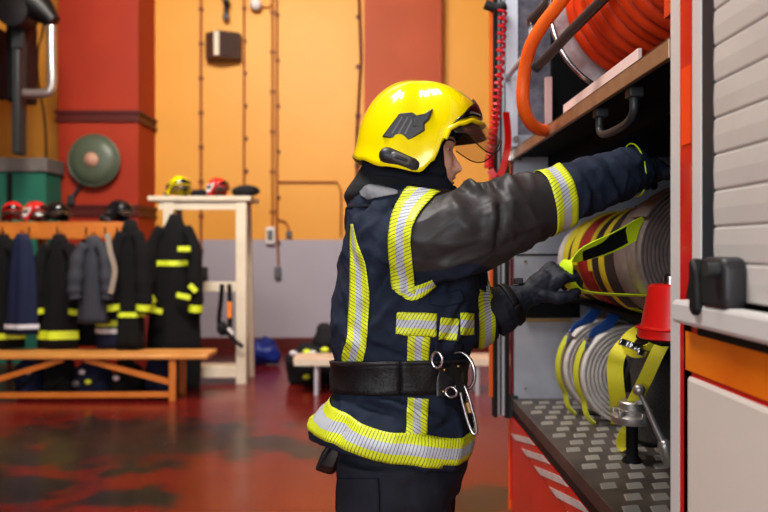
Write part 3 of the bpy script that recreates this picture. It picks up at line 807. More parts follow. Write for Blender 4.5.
for s in (-1, 1):
    e = P(444.3, 151.3, HY); e.y = HY+s*.030
    er = .0115
    ey = obj('eye', MB().sphere(e, er, 20, 14), M['eye_white'], man)
    d = Vector((.95, s*.22, -.16)).normalized()
    obj('iris', MB().sphere(e+d*.0068, .0062, 14, 10), M['iris'], ey)
    def lid(el, r0):
        pts = []; rs = []
        for k in range(11):
            q = k/10; az = math.radians(-62+q*140); h = math.radians(el*math.sin(PI*q)**.7-4)
            pts.append(e+Vector((math.cos(az)*math.cos(h), s*math.sin(az)*math.cos(h), math.sin(h)))*(er+.0006)); rs.append(r0*(.45+.55*math.sin(PI*q)))
        return MB().tube(pts, rs, 8)
    obj('upper_eyelid', lid(30, .0026), M['skin'], man)
    obj('eyelash_line', lid(22, .0010), M['hair'], man)
    obj('lower_eyelid', lid(-30, .0022), M['skin'], man)
    br = []
    for x, y in ((453.3, 144.0), (451.5, 142.8), (449, 142.2), (446, 142.6), (443, 144.2)):
        q = P(x, y, HY); h = fb.ray_cast(Vector((q.x, HY+s*.2, q.z)), Vector((0, -s, 0)))
        if h[0] is not None: br.append(h[0]+Vector((.0004, s*.0008, 0)))
    if len(br) > 2: obj('eyebrow', MB().tube(br, [.0012]+[.0024]*(len(br)-2)+[.0009], 8), M['hair'], man)

# knitted hood: open round the face
rows = []
hood_spec = [(112, 447, 370, .083), (130, 457, 366, .088), (145, 459, 364, .090), (160, 457, 364, .089), (172, 457, 363, .087), (182, 456, 360, .085), (190, 457, 357, .085), (197, 456, 353, .095), (204, 456, 349, .125), (211, 452, 348, .15)]
def htab(i, y): return interp([(r[0], r[i]) for r in hood_spec], y)
for s in range(0, 50):
    y = 112+s*2; row = []
    for k in range(97):
        a = 2*PI*k/96; a2 = (a+PI) % (2*PI)-PI; ca, sa = math.cos(a), math.sin(a)
        xf, xb, hw = htab(1, y), htab(2, y), htab(3, y); cxp = 410
        x = cxp+(xf-cxp)*abs(ca)**(2/2.2) if ca > 0 else cxp-(cxp-xb)*abs(ca)**(2/2.1)
        yy = hw*math.copysign(abs(sa)**(2/2.2), sa)
        edge = interp([(112, 480), (139, 480), (142.5, 441), (150, 437), (165, 438), (178, 441), (186, 445), (190, 453)], y)
        fold = .003*math.sin(y*.6+3*math.sin(a*2))*(1 if y > 160 else .2)+noise.noise(Vector((a*2, y*.08, 1)))*.006
        q = P(x, y, HY); v = Vector((q.x, HY+yy, q.z)); dv = Vector((ca, sa, 0)); v += dv*fold
        if y < 190 and x > edge: 
            v = None if x > edge+3.2 else v
        row.append(v)
    rows.append(row)
grid('hood', rows, M['hood'], man, solid=.004, ang=3)
# opening seam of the hood, both sides
for s in (-1, 1):
    pts = []
    for y in range(144, 191, 3):
        edge = interp([(112, 480), (139, 480), (142.5, 441), (150, 437), (165, 438), (178, 441), (186, 445), (190, 453)], y)+2.5
        xf, hw = htab(1, y), htab(3, y); ca = min(1, max(0, (edge-410)/(xf-410)))**1.1; sa = math.sqrt(max(0, 1-ca*ca))
        q = P(edge, y, HY); pts.append(Vector((q.x, HY+s*hw*sa**.91, q.z)))
    obj('hood_edge', MB().tube(pts, .0035, 8), M['hood'], man)
# drape of the hood at the back of the neck, standing collar
cm = MB(); cm.loft([sring(*q, yc=1.96) for q in cr([(364, 446, 163, 188, .085, 0), (356, 452, 176, 189, .095, 0), (348, 455, 187, 192, .105, 0), (344, 455, 196, 195, .100, 0), (347, 450, 204, 201, .085, 0)], 4)])
for i, v in enumerate(cm.v):
    vv = Vector(v); n = (vv-Vector((.06, 1.96, vv.z))).normalized(); cm.v[i] = tuple(vv+n*noise.noise(vv*16)*.006)
obj('neck_drape', cm, M['black_cloth'], man, ang=3)

hm = bpy.data.objects.new('helmet', None); C.objects.link(hm); hm.location = HO; hm.parent = man; hm.matrix_parent_inverse = Matrix.Translation(-man.location)
class _P: pass
def put_h(o): return o
# helmet parts hang one level below the helmet
_before = set(bpy.data.objects)
make_helmet(None, Vector((0, 0, 0)), M['helmet'], True)
for o in [o for o in bpy.data.objects if o not in _before]: o.parent = hm
hm.rotation_euler = (0, math.radians(1.5), 0)

def gauntlet(mb, A, B, r0, r1):
    A, B = Vector(A), Vector(B); mb.tube([A, A.lerp(B, .25), A.lerp(B, .5), A.lerp(B, .72), A.lerp(B, .85), B], [r0, r0*1.0, (r0+r1)*.52, r1*.95, r1*.82, r1*.9], 20)
for nm, Wp, D, U, S, Cu, ga, r0 in (('glove', LW, LD, LU, LS, LC, P(491, 315, 2.16), .070), ('glove', RW, RD, RU, RS, RC, P(626, 172, 1.95), .052)):
    g = MB(); hand(g, Wp, D, U, S, Cu, 1.14 if r0 > .06 else 1.04, 1.32 if r0 > .06 else 1.13); gauntlet(g, ga, Wp+Vector(D).normalized()*.02, r0, .040)
    gme = fuse(g, .003, 2, 'glove')
    for v, n in [(v, v.normal.copy()) for v in gme.vertices]: v.co += n*(noise.noise(v.co*30)*.0035+noise.noise(v.co*70)*.0012)
    gme.update(); go = put('glove', gme, M['glove'], man, ang=3)
    if r0 > .06:
        gb = bvh_of(gme)
        ax = (Wp-ga).normalized()
        ring_on('wrist_strap', gb, ga.lerp(Wp, .55), ax, M['webbing'], man, .010, off=.003, fallback=.12, seg=48, nv=4, solid=.003)
        obj('wrist_buckle', MB().box(P(514, 278, 2.15), P(522, 284, 2.17)), M['black_plastic'], man, bevel=.003)

# ================================================================ FIRE TRUCK
XT = .60
Y0, Y1 = 1.525, 3.36
ZD = CH-.665
truck = thing('fire_truck', 'red fire truck with open equipment compartment on the right', 'truck', (1.6, 2.0, 0))
def tp(n, mb, m, **k): return obj(n, mb, m, truck, **k)
# body shell
ZT = 3.0
tp('bulkhead', MB().box((XT+.01, Y1, .72), (1.7, Y1+.03, 1.92)), M['alu'], smooth=False)
tp('upper_bulkhead', MB().box((XT+.01, Y1, 1.92), (1.7, Y1+.03, ZT)), M['galv'], smooth=False)
tp('rear_skin', MB().box((XT, Y1+.03, .3), (3.0, Y1+.09, ZT+.05)), M['truck_red'], smooth=False)
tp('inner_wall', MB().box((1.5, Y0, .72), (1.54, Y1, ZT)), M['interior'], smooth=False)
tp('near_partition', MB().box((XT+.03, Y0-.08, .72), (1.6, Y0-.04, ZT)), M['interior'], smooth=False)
tp('roof', MB().box((XT, -2.5, ZT), (3.0, Y1+.09, ZT+.06)), M['truck_red'], smooth=False, bevel=.01)
tp('core', MB().box((1.6, -2.5, .35), (3.0, Y1, ZT)), M['truck_red'], smooth=False)
# lower red side with chevron band
b = MB(); b.box((XT+.005, -2.5, .25), (XT+.06, Y1+.05, CH-.742)); tp('lower_side_panel', b, M['truck_red'], smooth=False)
tp('panel_edge', MB().box((XT-.004, Y1+.045, .25), (XT+.06, Y1+.062, CH-.725)), M['orange_trim'], smooth=False)
b = MB()
z1, z0 = CH-.744, CH-.825
tp('stripe_base', MB().box((XT-.001, Y0-.2, z0), (XT+.006, Y1+.03, z1)), M['red_paint'], smooth=False)
y = Y1+.02
while y > 1.3:
    w_, sk = .115, .40
    a_ = y-sk; top0, top1 = y-sk, y-sk-w_
    b.prism([Vector((XT-.003, top0, z1)), Vector((XT-.003, top1, z1)), Vector((XT-.003, top1+sk, z0)), Vector((XT-.003, top0+sk, z0))], (.003, 0, 0)); y -= .25
tp('white_stripes', b, mat('worn_white_stripe', (.62, .58, .57), .45, col2=(.45, .40, .39), nscale=20), smooth=False)
tp('rubber_seal', MB().box((XT+.002, Y0-.3, CH-.742), (XT+.03, Y1, CH-.712)), M['rubber'], smooth=False)
# tread plate deck
tp('deck', MB().box((XT, Y0-.04, CH-.712), (1.5, Y1, ZD)), mat('worn_dark_deck', (.17, .14, .125), .5, .55, col2=(.09, .075, .07), nscale=9, bump=.1, bscale=120), smooth=False, bevel=.003)
tread = MB()
for i in range(0, 13):
    for j in range(0, 19):
        x = XT+.05+i*.073+(.0365 if j % 2 else 0); y = Y0+.03+j*.095
        if x > 1.45 or y > Y1-.05: continue
        for q in range(5):
            cy = y+(q-2)*.0105; cx = x+(q-2)*.002; l, w, k = .024, .0042, .006
            tread.add([(cx-l, cy-w-k, ZD), (cx+l, cy-w+k, ZD), (cx+l, cy+w+k, ZD), (cx-l, cy+w-k, ZD), (cx-l*.75, cy-k*.75, ZD+.003), (cx+l*.75, cy+k*.75, ZD+.003)],
                      [(0, 1, 5, 4), (2, 3, 4, 5), (1, 2, 5), (3, 0, 4)])
tp('tread_pattern', tread, mat('polished_tread', (.40, .37, .33), .36, .4), smooth=False)
# shelves
ZS = CH+.432
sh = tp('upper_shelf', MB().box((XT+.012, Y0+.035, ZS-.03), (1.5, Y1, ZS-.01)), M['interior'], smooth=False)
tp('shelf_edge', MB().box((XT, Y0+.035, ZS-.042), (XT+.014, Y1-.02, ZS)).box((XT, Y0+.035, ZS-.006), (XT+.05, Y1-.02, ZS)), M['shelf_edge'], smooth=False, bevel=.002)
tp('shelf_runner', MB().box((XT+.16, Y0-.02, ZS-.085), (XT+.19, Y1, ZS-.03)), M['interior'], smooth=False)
tp('shelf_label_board', MB().box((XT+.055, 1.90, ZS), (XT+.065, 2.66, ZS+.068)), M['pink_board'], smooth=False, bevel=.001)
hb = cr([(XT+.03, 2.14, ZS-.05), (XT+.03, 2.14, ZS-.10), (XT+.03, 2.08, ZS-.12), (XT+.03, 1.92, ZS-.12), (XT+.03, 1.86, ZS-.10), (XT+.03, 1.86, ZS-.05)], 5)
tp('shelf_handle', MB().tube(hb, .011, 10), M['machine_grey'])
for yy in (2.14, 1.86): tp('handle_mount', MB().box((XT+.015, yy-.02, ZS-.065), (XT+.05, yy+.02, ZS-.04)), M['machine_grey'], bevel=.003)
ZM = 1.20
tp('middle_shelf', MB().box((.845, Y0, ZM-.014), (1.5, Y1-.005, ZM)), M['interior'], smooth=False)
tp('shelf_extension', MB().box((.66, 1.76, ZM-.008), (.85, 1.93, ZM)), M['interior'], smooth=False)
tp('bulkhead_dark_panel', MB().box((.655, Y1-.008, 1.112), (.90, Y1, 1.23)), M['interior'], smooth=False)  # flat dark panel laid on the bulkhead above the brass rail
tp('bulkhead_rail', MB().box((.66, Y1-.02, 1.095), (.86, Y1, 1.11)), M['brass'], smooth=False)
tp('bulkhead_seam', MB().box((XT+.02, Y1-.003, 1.386), (1.4, Y1, 1.394)), M['interior'], smooth=False)
for x, z in ((.66, .80), (.66, 1.36), (.66, 1.42), (1.0, 1.42)):
    tp('screw', MB().lathe([(.007, -.004), (.006, 0)], (x, Y1-.001, z), 'Y', 10), M['steel'])
# far guide rails of the shutter
YR = Y1
def vert(n, px0, px1, py1, m, d0=0, d1=.05, **k):
    a, c = P(px0, 0, YR), P(px1, 0, YR)
    return tp(n, MB().box((a.x, YR+d0, P(0, py1, YR).z), (c.x, YR+d1, ZT)), m, smooth=False, **k)
vert('orange_edge', 490.5, 493.5, 398, M['orange_trim'], .02, .05)
vert('rubber_strip', 493.5, 497, 417, M['rubber'], -.01)
vert('guide_rail', 497, 505, 416, M['rail'], 0, bevel=.003)
vert('rail_groove', 499.8, 501.6, 415, M['machine_grey'], -.002, .01)
vert('inner_rubber', 505, 509, 417, M['rubber'], -.012)
tp('rail_foot', MB().box(P(505, 396, YR-.01), P(516, 416, YR+.04)), M['machine_grey'], smooth=False, bevel=.003)
tp('white_guide', MB().box((P(505, 0, YR).x, YR-.02, 1.84), (P(517, 0, YR).x, YR-.008, ZT)), mat('bright_guide', (.72, .76, .84), .4), smooth=False)
tp('reel_shade_sheet', MB().box((P(552, 0, Y1-.06).x, Y1-.06, ZS), (1.5, Y1-.03, ZT)), M['interior'], smooth=False)  # dark sheet added to stand for the shaded void around the reel
tp('pink_post', MB().box((P(545, 0, YR-.1).x, YR-.12, ZS), (P(551, 0, YR-.1).x, YR-.09, 2.15)), M['pinkish'], smooth=False)
tp('corner_bracket', MB().box(P(509, 146, YR-.03), P(520, 162, YR)), M['steel'], smooth=False, bevel=.004)
tp('corner_bolt', MB().lathe([(.014, -.03), (.014, 0), (.008, .004)], P(515, 140, YR-.05), 'Y', 12), M['steel'])
tp('roof_hinge', MB().tube([P(485, 4, YR-.05), P(497, 9, YR-.05), P(505, 5, YR-.05)], .022, 12), M['machine_grey'])
# near jamb
def strip(n, px0, px1, z0, z1, x, m, xd=.03, **k):
    return tp(n, MB().box((x, x*F/(px0-PX), z0), (x+xd, x*F/(px1-PX), z1)), m, **k)
strip('jamb_edge', 670, 680, .3, ZT, XT, M['white_rail'], smooth=False, bevel=.003)
strip('jamb_inner_lip', 664, 671, 1.9, ZT, XT+.003, M['red_paint'], xd=.02, smooth=False)
strip('red_jamb', 680, 691.5, .3, ZT, XT, M['truck_red'], smooth=False)
strip('cream_jamb', 691.5, 701, 1.27, ZT, XT-.004, M['white_rail'], smooth=False, bevel=.003)
strip('shutter_seal', 701, 713, 1.27, ZT, XT-.002, mat('blue_black_rubber', (.02, .026, .036), .5), smooth=False)
strip('painted_jamb_glow', 681, 690.5, 1.62, 1.77, XT-.002, mat('red_orange_reflector', (.80, .07, .010), .35), xd=.003, smooth=False)  # soft orange reflection on the red jamb, painted as a coloured strip
# shutter of the next compartment: one curtain, its slats in the profile
yA, yB = XT*F/(713-PX), -.6
pr = []
z = 1.33; ps = .064
while z < ZT:
    pr += [(XT+.004, z), (XT+.001, z+.0015), (XT+.000, z+.004), (XT-.0012, z+ps*.5), (XT+.000, z+ps-.005), (XT+.001, z+ps-.003), (XT+.004, z+ps-.001)]; z += ps
me = MB(); n = len(pr)
me.add([(x, yA, z) for x, z in pr]+[(x, yB, z) for x, z in pr], [(i, i+1, n+i+1, n+i) for i in range(n-1)])
tp('roller_shutter', me, M['shutter'], smooth=False)
tp('shutter_bar', MB().box((XT-.035, yB, CH-.142), (XT, 1.455, CH-.098)), M['white_rail'], smooth=False, bevel=.008)
tp('shutter_bar_gap', MB().box((XT-.008, yB, CH-.16), (XT+.02, 1.40, CH-.142)), M['rubber'], smooth=False)
lt = tp('latch', MB().prism([Vector((XT-.038, y, z)) for y, z in ((1.315, 1.318), (1.325, 1.38), (1.31, 1.405), (1.235, 1.405), (1.225, 1.388), (1.225, 1.33), (1.235, 1.318))], (.038, 0, 0)), M['black_plastic'], bevel=.008)
tp('latch_lever', MB().prism([Vector((XT-.046, y, z)) for y, z in ((1.335, 1.30), (1.35, 1.31), (1.352, 1.395), (1.34, 1.404), (1.322, 1.38), (1.318, 1.31))], (.02, 0, 0)), M['rubber'], bevel=.006)
tp('latch_hook', MB().prism([Vector((XT-.03, y, z)) for y, z in ((1.405, 1.325), (1.375, 1.40), (1.35, 1.40), (1.345, 1.325))], (.03, 0, 0)), M['rubber'], bevel=.005)
tp('latch_pin', MB().lathe([(.012, -.02), (.012, .0)], (XT-.038, 1.25, 1.385), 'X', 14), M['machine_grey'])
tp('reflective_band', MB().box((XT-.003, yB, CH-.234), (XT+.012, XT*F/(687-PX), CH-.160)), M['orange_tape'], smooth=False)
tp('red_side_panel', MB().box((XT, -2.5, .3), (XT+.02, XT*F/(684-PX), CH-.140)), M['truck_red'], smooth=False)
tp('white_side_panel', MB().box((XT-.006, -2.5, .3), (XT+.012, XT*F/(689-PX), CH-.243)), M['truck_white'], smooth=False, bevel=.012)

tp('red_upper_side', MB().box((XT, -2.5, 1.3), (XT+.02, -.6, ZT)), M['truck_red'], smooth=False)
tp('chassis', MB().box((XT+.15, -2.6, .28), (2.9, Y1, .42)), M['machine'], smooth=False)
for yy in (.4, -1.9):
    for xx in (XT+.04, 2.75):
        w = tp('wheel', MB().lathe([(.25, .0), (.42, 0), (.45, .04), (.45, .2), (.42, .24), (.25, .24)], (xx, yy, .45), 'X', 36), M['rubber'])
        tp('wheel_rim', MB().lathe([(.05, .03), (.12, .02), (.22, .06), (.25, .02)], (xx, yy, .45), 'X', 30), M['steel'])

# ---------------------------------------------------------------- hose reel above the shelf
reel = thing('hose_reel', 'hose reel wound with thick red-orange hose above the upper shelf', 'hose reel', (.90, 2.2, ZS))
RX, RZ = .905, 2.245
fl = MB().lathe([(.10, 0), (.305, 0), (.312, .004), (.312, .020), (.300, .024), (.10, .024)], (RX, 2.60, RZ), 'Y', 64)
obj('flange', fl, M['flange'], reel)
obj('flange_rim', MB().tube([Vector((RX+.308*math.cos(k*PI/32), 2.60, RZ+.308*math.sin(k*PI/32))) for k in range(64)], .007, 8, closed=True), M['steel'], reel)
obj('flange', MB().lathe([(.10, 0), (.305, 0), (.305, .02), (.10, .02)], (RX, 1.72, RZ), 'Y', 64), M['flange'], reel)
obj('drum', MB().lathe([(.15, 1.74), (.15, 2.60)], (RX, 0, RZ), 'Y', 40), M['machine'], reel)
hp = []; turns = 12; rr = .0345
for k in range(turns*40+1):
    a = 2*PI*k/40; yy = 2.555-k/40*.069
    R = .240+.004*math.sin(k*.05)
    hp.append(Vector((RX+R*math.cos(a), yy, RZ+R*math.sin(a))))
obj('wound_hose', MB().tube(hp, rr, 10), M['hose_red_orange'], reel)
hp2 = [Vector((RX+(.196)*math.cos(2*PI*k/40), 2.52-k/40*.0505, RZ+(.196)*math.sin(2*PI*k/40))) for k in range(16*40+1)]
obj('wound_hose_lower_layer', MB().tube(hp2, rr, 8), M['hose_red_orange'], reel)
obj('reel_stand', MB().bar((RX, 2.68, ZS-.005), (RX, 2.68, RZ), .08, .03).bar((RX, 1.68, ZS-.005), (RX, 1.68, RZ), .08, .03), M['machine'], reel, smooth=False)
obj('axle', MB().tube([(RX, 1.62, RZ), (RX, 2.72, RZ)], .02, 12), M['steel'], reel)
obj('stand_plate', MB().box((RX-.13, 1.66, ZS-.010), (RX+.2, 2.72, ZS+.004)), M['machine'], reel, smooth=False)
# loose orange hose looping down to the shelf
LH = [(578, -34, 2.35), (567, -8, 2.35), (556, 8, 2.38), (542, 26, 2.42), (530, 48, 2.46), (524, 76, 2.5), (523, 102, 2.52), (528, 119, 2.55), (538, 129, 2.62), (550, 131, 2.72)]
tag(obj('orange_hose', MB().tube([P(*q) for q in cr(LH, 8)], .0215, 16), M['hose_orange']), 'bright orange rubber hose looping down onto the upper shelf end', 'hose')
# grey handle tubes
t = thing('tubular_handle', 'grey tubular handle crossing in front of the orange hoses', 'handle', P(540, 66, 2.5))
obj('long_tube', MB().tube([P(*q) for q in ((537, 66, 2.36), (547, 57, 2.32), (570, 32, 2.24), (602, 0, 2.12), (636, -34, 2.0))], .0155, 14), M['tube_grey'], t)
obj('tube_end', MB().tube([P(535, 68, 2.37), P(539, 64, 2.355)], .018, 14), M['machine_grey'], t)
t = thing('clamp_arm', 'short tube clamped on silver stub behind the orange hose loop', 'bracket', P(532, 40, 2.7))
obj('arm', MB().tube([P(532, 20, 2.75), P(545, 6, 2.7), P(560, -14, 2.65)], .020, 14), M['tube_grey'], t)
obj('stub', MB().tube([P(532, 24, 2.8), P(532, 46, 2.8), P(532, 200, 2.8)][:2], .013, 12), M['rail'], t)
obj('collar', MB().tube([P(532, 19, 2.8), P(532, 26, 2.8)], .020, 14), M['steel'], t)
obj('stub_bracket', MB().tube([P(532, 46, 2.8), Vector((P(532, 46, 2.8).x, Y1, P(532, 46, 2.8).z))], .011, 8), M['rail'], t)

# red coiled cord and red strap at the far rail
pts = []
base = cr([(503, -10), (502, 30), (499, 80), (495, 120), (490.5, 150), (489, 168)], 40)
for i, (x, y) in enumerate(base):
    if y < 8: continue
    c = P(x, y, 3.27); a = i*.95; r = .016
    pts.append(c+Vector((r*math.cos(a), r*math.sin(a), 0)))
tag(obj('coiled_cord', MB().tube(pts, .0062, 6), mat('red_cord', (.62, .012, .02), .4)), 'red coiled cord hanging beside the open compartment edge', 'cord')
sb = ribbon(MB(), [P(506, 112, 3.24), P(508, 140, 3.24), P(504, 165, 3.24), (P(497, 178, 3.24)), P(490, 170, 3.25)], .030, [(1, .3, 0), (.9, 0, .3), (.3, 0, 1)], .003)
tag(obj('red_strap', sb, M['red_paint'], bevel=0), 'flat red strap looping at the lower end of the coiled cord', 'strap')

# ---------------------------------------------------------------- hose rolls
def spiral_mesh(R, w, turns, th, dirn=1, collapse=0):
    mb = MB(); N = 44; rings = []
    r0 = R-turns*th
    for k in range(int(turns*N)+1):
        a = 2*PI*k/N*dirn; r = r0+th*k/N
        d = Vector((math.cos(a), 0, math.sin(a)))
        h = th*.44; j = noise.noise(Vector((k*.02, 0, 3)))*.0012
        prof = [(-h, -w/2+.004), (-h*.5, -w/2), (h*.5, -w/2), (h, -w/2+.004), (h, w/2-.004), (h*.5, w/2), (-h*.5, w/2), (-h, w/2-.004)]
        rings.append([d*(r+p)+Vector((0, q+j, 0)) for p, q in prof])
    mb.loft(rings); return mb
SPM = {}
def roll(R, w, matkey, th=.0125):
    k = (round(R, 3), round(w, 3), matkey)
    if matkey == 'hose_white': th = .0158
    if k not in SPM:
        me = spiral_mesh(R, w, (R-.035)/th, th).mesh('hose_roll_mesh'); shade(me, .9); me.materials.append(M[matkey]); SPM[k] = me
    return SPM[k]
def add_roll(Y, R, w, mk, label, zb, x=None, strap=None, yaw=0):
    x = x if x is not None else .725+R
    t = thing('hose_roll', label, 'hose roll', (x, Y, zb), 'rolled hoses in the compartment')
    o = bpy.data.objects.new('wound_hose', roll(R, w, mk)); C.objects.link(o); o.parent = t; o.location = (0, 0, R); o.rotation_euler = (0, random.uniform(0, 6), 0); t.rotation_euler = (0, 0, yaw)
    c = obj('coupling', MB().lathe([(.012, -w/2-.005), (.026, -w/2-.005), (.028, -w/2), (.028, w/2), (.022, w/2+.004)], (0, 0, 0), 'Y', 20), M['steel']); c.parent = t; c.location = (0, 0, R)
    return t
ups = [(3.16, 'hose_white', .17, .07, 'pale hose roll at the far end of the middle shelf'),
       (3.075, 'hose_yellow', .176, .06, 'yellow hose roll second from the far end on the middle shelf'),
       (3.00, 'hose_dark', .170, .05, 'dark hose roll between the two far yellow rolls on the shelf'),
       (2.925, 'hose_yellow', .180, .06, 'yellow hose roll next to the red hose rolls on their far side'),
       (2.85, 'hose_red', .182, .06, 'far one of the two dark red hose rolls'),
       (2.775, 'hose_red', .178, .06, 'near one of the two dark red hose rolls'),
       (2.70, 'hose_yellow', .180, .05, 'yellow hose roll just nearer than the red hose rolls'),
       (2.625, 'hose_dark', .182, .07, 'dark brown hose roll between yellow rolls above the red bucket'),
       (2.54, 'hose_yellow', .184, .06, 'yellow hose roll behind the raised end of the held strap'),
       (2.46, 'hose_dark', .186, .07, 'dark hose roll just behind the large grey-brown roll'),
       (2.36, 'hose_greybrown', .198, .09, 'large grey-brown canvas hose roll behind the red bucket'),
       (2.26, 'hose_greybrown', .204, .09, 'nearest grey-brown hose roll beside the white jamb')]
for Y, mk, R, w, lb in ups: add_roll(Y, R, w, mk, lb, ZM, x=.735+R+(.01 if Y < 2.7 else .02), yaw=.14)
# rolls on the deck, blue straps with lime tails
add_roll(3.06, .19, .085, 'hose_white', 'white hose roll on the deck behind the other deck roll', ZD+.002, x=.925, yaw=.12)
add_roll(2.90, .188, .085, 'hose_white', 'white hose roll on the deck nearest the yellow webbing', ZD+.002, x=.955, yaw=.12)
def yaw_pts(pts, X0, Yc, a=.12):
    return [Vector((X0+(p.x-X0)*math.cos(a)-(p.y-Yc)*math.sin(a), Yc+(p.x-X0)*math.sin(a)+(p.y-Yc)*math.cos(a), p.z)) for p in pts]
for (X0, Yc, lab, dz) in ((.925, 3.06, 'blue and lime strap around the rear white deck roll', 0), (.955, 2.90, 'blue and lime strap around the front white deck roll', -.02)):
    t = thing('roll_strap', lab, 'strap', (X0-.19, Yc, ZD+.3), 'straps around the white deck rolls')
    R = .197; cz = ZD+.19
    arc = [Vector((X0+R*math.cos(a), Yc, cz+R*math.sin(a))) for a in [math.radians(d) for d in range(62, 152, 8)]]
    arc = [Vector((max(X0-.06, .86), Yc-.06, ZM-.012)), Vector((X0-.09, Yc-.05, ZM-.06))]+arc[8:]
    obj('blue_webbing', ribbon(MB(), yaw_pts(arc, X0, Yc), .044, [(.6, .3, -.6), (.6, .4, -.5), (-.1, .95, 0)], .003, 4), M['strap_blue'], t)
    arc = [Vector((X0+(R+.003)*math.cos(a), Yc, cz+(R+.003)*math.sin(a))) for a in [math.radians(d) for d in range(140, 216, 8)]]
    e = arc[-1]; arc += [e+Vector((.008, -.01, -.05)), Vector((e.x+.03, e.y-.04, ZD+.004))]
    obj('lime_webbing', ribbon(MB(), yaw_pts(arc, X0, Yc), .034, (-.3, .95, 0), .003, 4), M['strap_olive'], t)
    a = math.radians(140); q = yaw_pts([Vector((X0+(R+.004)*math.cos(a), Yc, cz+(R+.004)*math.sin(a)))], X0, Yc)[0]
    obj('buckle', MB().box(q-Vector((.008, .022, .012)), q+Vector((.006, .022, .012))), M['steel'], t, bevel=.002)

# ---------------------------------------------------------------- strap in his hand
ss = thing('held_strap', 'lime and black webbing strap held in the gloved left hand', 'strap', P(575, 270, 2.2))
up = [P(655, 220, 2.24), P(640, 228, 2.22), P(612, 243, 2.20), P(590, 251, 2.18), P(574, 258, 2.17), P(567, 264, 2.17), P(566, 274, 2.17), P(570, 284, 2.18), P(580, 291, 2.2), P(606, 294, 2.22), P(650, 296, 2.25)]
wd = [(-.4, -.2, .9), (-.4, -.2, .9), (.2, -.5, .8), (.5, -.8, .2), (.4, -.9, .1), (.3, -.95, .1), (.0, -1, .15)]
obj('lime_webbing', ribbon(MB(), up, .056, wd, .003), M['strap_lime'], ss)
obj('black_webbing', ribbon(MB(), [p+Vector((-.002, -.0035, .001)) for p in (P(632, 232.5, 2.218), P(612, 243, 2.20), P(592, 250.5, 2.18), P(583, 254, 2.172))], .046, [(-.4, -.2, .9), (-.4, -.2, .9), (-.2, -.35, .85)], .003), M['webbing'], ss)
obj('strap_tail', ribbon(MB(), [P(655, 220, 2.24), P(660, 214, 2.27), P(668, 210, 2.32)], .040, [(-.4, -.2, .9), (-.4, -.2, .9)], .003), M['strap_lime'], ss)

# ---------------------------------------------------------------- bucket, webbing, valve, bag
bk = thing('bucket', 'red plastic bucket upside down on the middle shelf', 'bucket', (.728, 1.85, ZM))
obj('wall', MB().lathe([(.084, .0), (.088, .003), (.086, .026), (.080, .030), (.062, .128), (.056, .132), (.02, .132)], (.728, 1.85, ZM), 'Z', 40), M['bucket'], bk)
obj('rim', MB().tube([Vector((728e-3+.088*math.cos(k*PI/20), 1.85+.088*math.sin(k*PI/20), ZM+.026)) for k in range(40)], .004, 8, closed=True), M['bucket'], bk)
obj('nozzle', MB().lathe([(.018, .13), (.018, .152), (.012, .156)], (.718, 1.85, ZM), 'Z', 16), M['steel'], bk)

t = thing('webbing_loops', 'yellow webbing straps hanging in loops in front of the hose roll', 'strap', P(610, 400, 2.45))
def yl(pts, w, wd, m='strap_yellow', nm='strap'): return obj(nm, ribbon(MB(), [P(*q) for q in pts], w, wd, .0035), M[m], t)
yl([(647, 322, 2.55), (641, 326, 2.5), (631, 336, 2.46), (619, 352, 2.42), (615, 366, 2.42), (616, 385, 2.42), (618, 402, 2.44), (619, 424, 2.5)], .05, [(.9, -.3, .35), (.95, -.3, .1), (1, -.3, 0)])
yl([(663, 343, 2.3), (655, 358, 2.3), (645, 380, 2.32), (633, 404, 2.36), (625, 424, 2.42)], .040, [(.9, -.4, .3), (.9, -.4, .3)])
yl([(625, 343, 2.40), (633, 352, 2.38), (647, 350, 2.36), (662, 340, 2.34)], .035, [(.3, -.4, .9), (.3, -.4, .9)], 'strap_yellow')
yl([(619, 350, 2.44), (625, 372, 2.46), (627, 392, 2.5)], .030, [(1, -.3, 0), (1, -.3, 0)], 'webbing', 'black_strap')
yl([(635, 352, 2.42), (628, 368, 2.42), (622, 388, 2.44)], .012, [(1, -.3, 0), (1, -.3, 0)], 'webbing', 'black_strap')
for q in ((624, 342, 2.38), (642, 352, 2.34), (635, 346, 2.36)):
    obj('buckle', MB().bar(P(*q)+Vector((-.018, -.012, .004)), P(*q)+Vector((.018, -.012, -.008)), .012, .022), M['steel'], t, bevel=.003)
yl([(632, 428, 2.46), (627, 434, 2.46), (624, 444, 2.48), (630, 447, 2.47)], .05, [(1, -.3, 0), (1, -.2, 0)])
t = thing('equipment_bag', 'black mesh equipment bag standing behind the yellow webbing', 'bag', (1.0, 2.62, ZD))
bg = MB(); bg.loft([[Vector((1.02+sx*math.copysign(abs(math.cos(2*PI*i/32))**.6, math.cos(2*PI*i/32)), 2.62+sy*math.copysign(abs(math.sin(2*PI*i/32))**.6, math.sin(2*PI*i/32)), ZD+z)) for i in range(32)] for sx, sy, z in ((.12, .09, .001), (.145, .11, .02), (.15, .115, .15), (.14, .11, .28), (.12, .09, .36), (.06, .05, .39))])
obj('body', bg, mat('mesh_fabric', (.03, .028, .027), .8, col2=(.07, .065, .06), nscale=160, bump=.4, bscale=220), t)
obj('flap', MB().box((.90, 2.50, ZD+.30), (1.12, 2.53, ZD+.35)), M['black_cloth'], t, bevel=.008)
obj('carry_loop', MB().tube([Vector((.96+.06*(1-math.cos(a)), 2.62, ZD+.38+.03*math.sin(a))) for a in [k*PI/10 for k in range(11)]], .008, 8), M['webbing'], t)

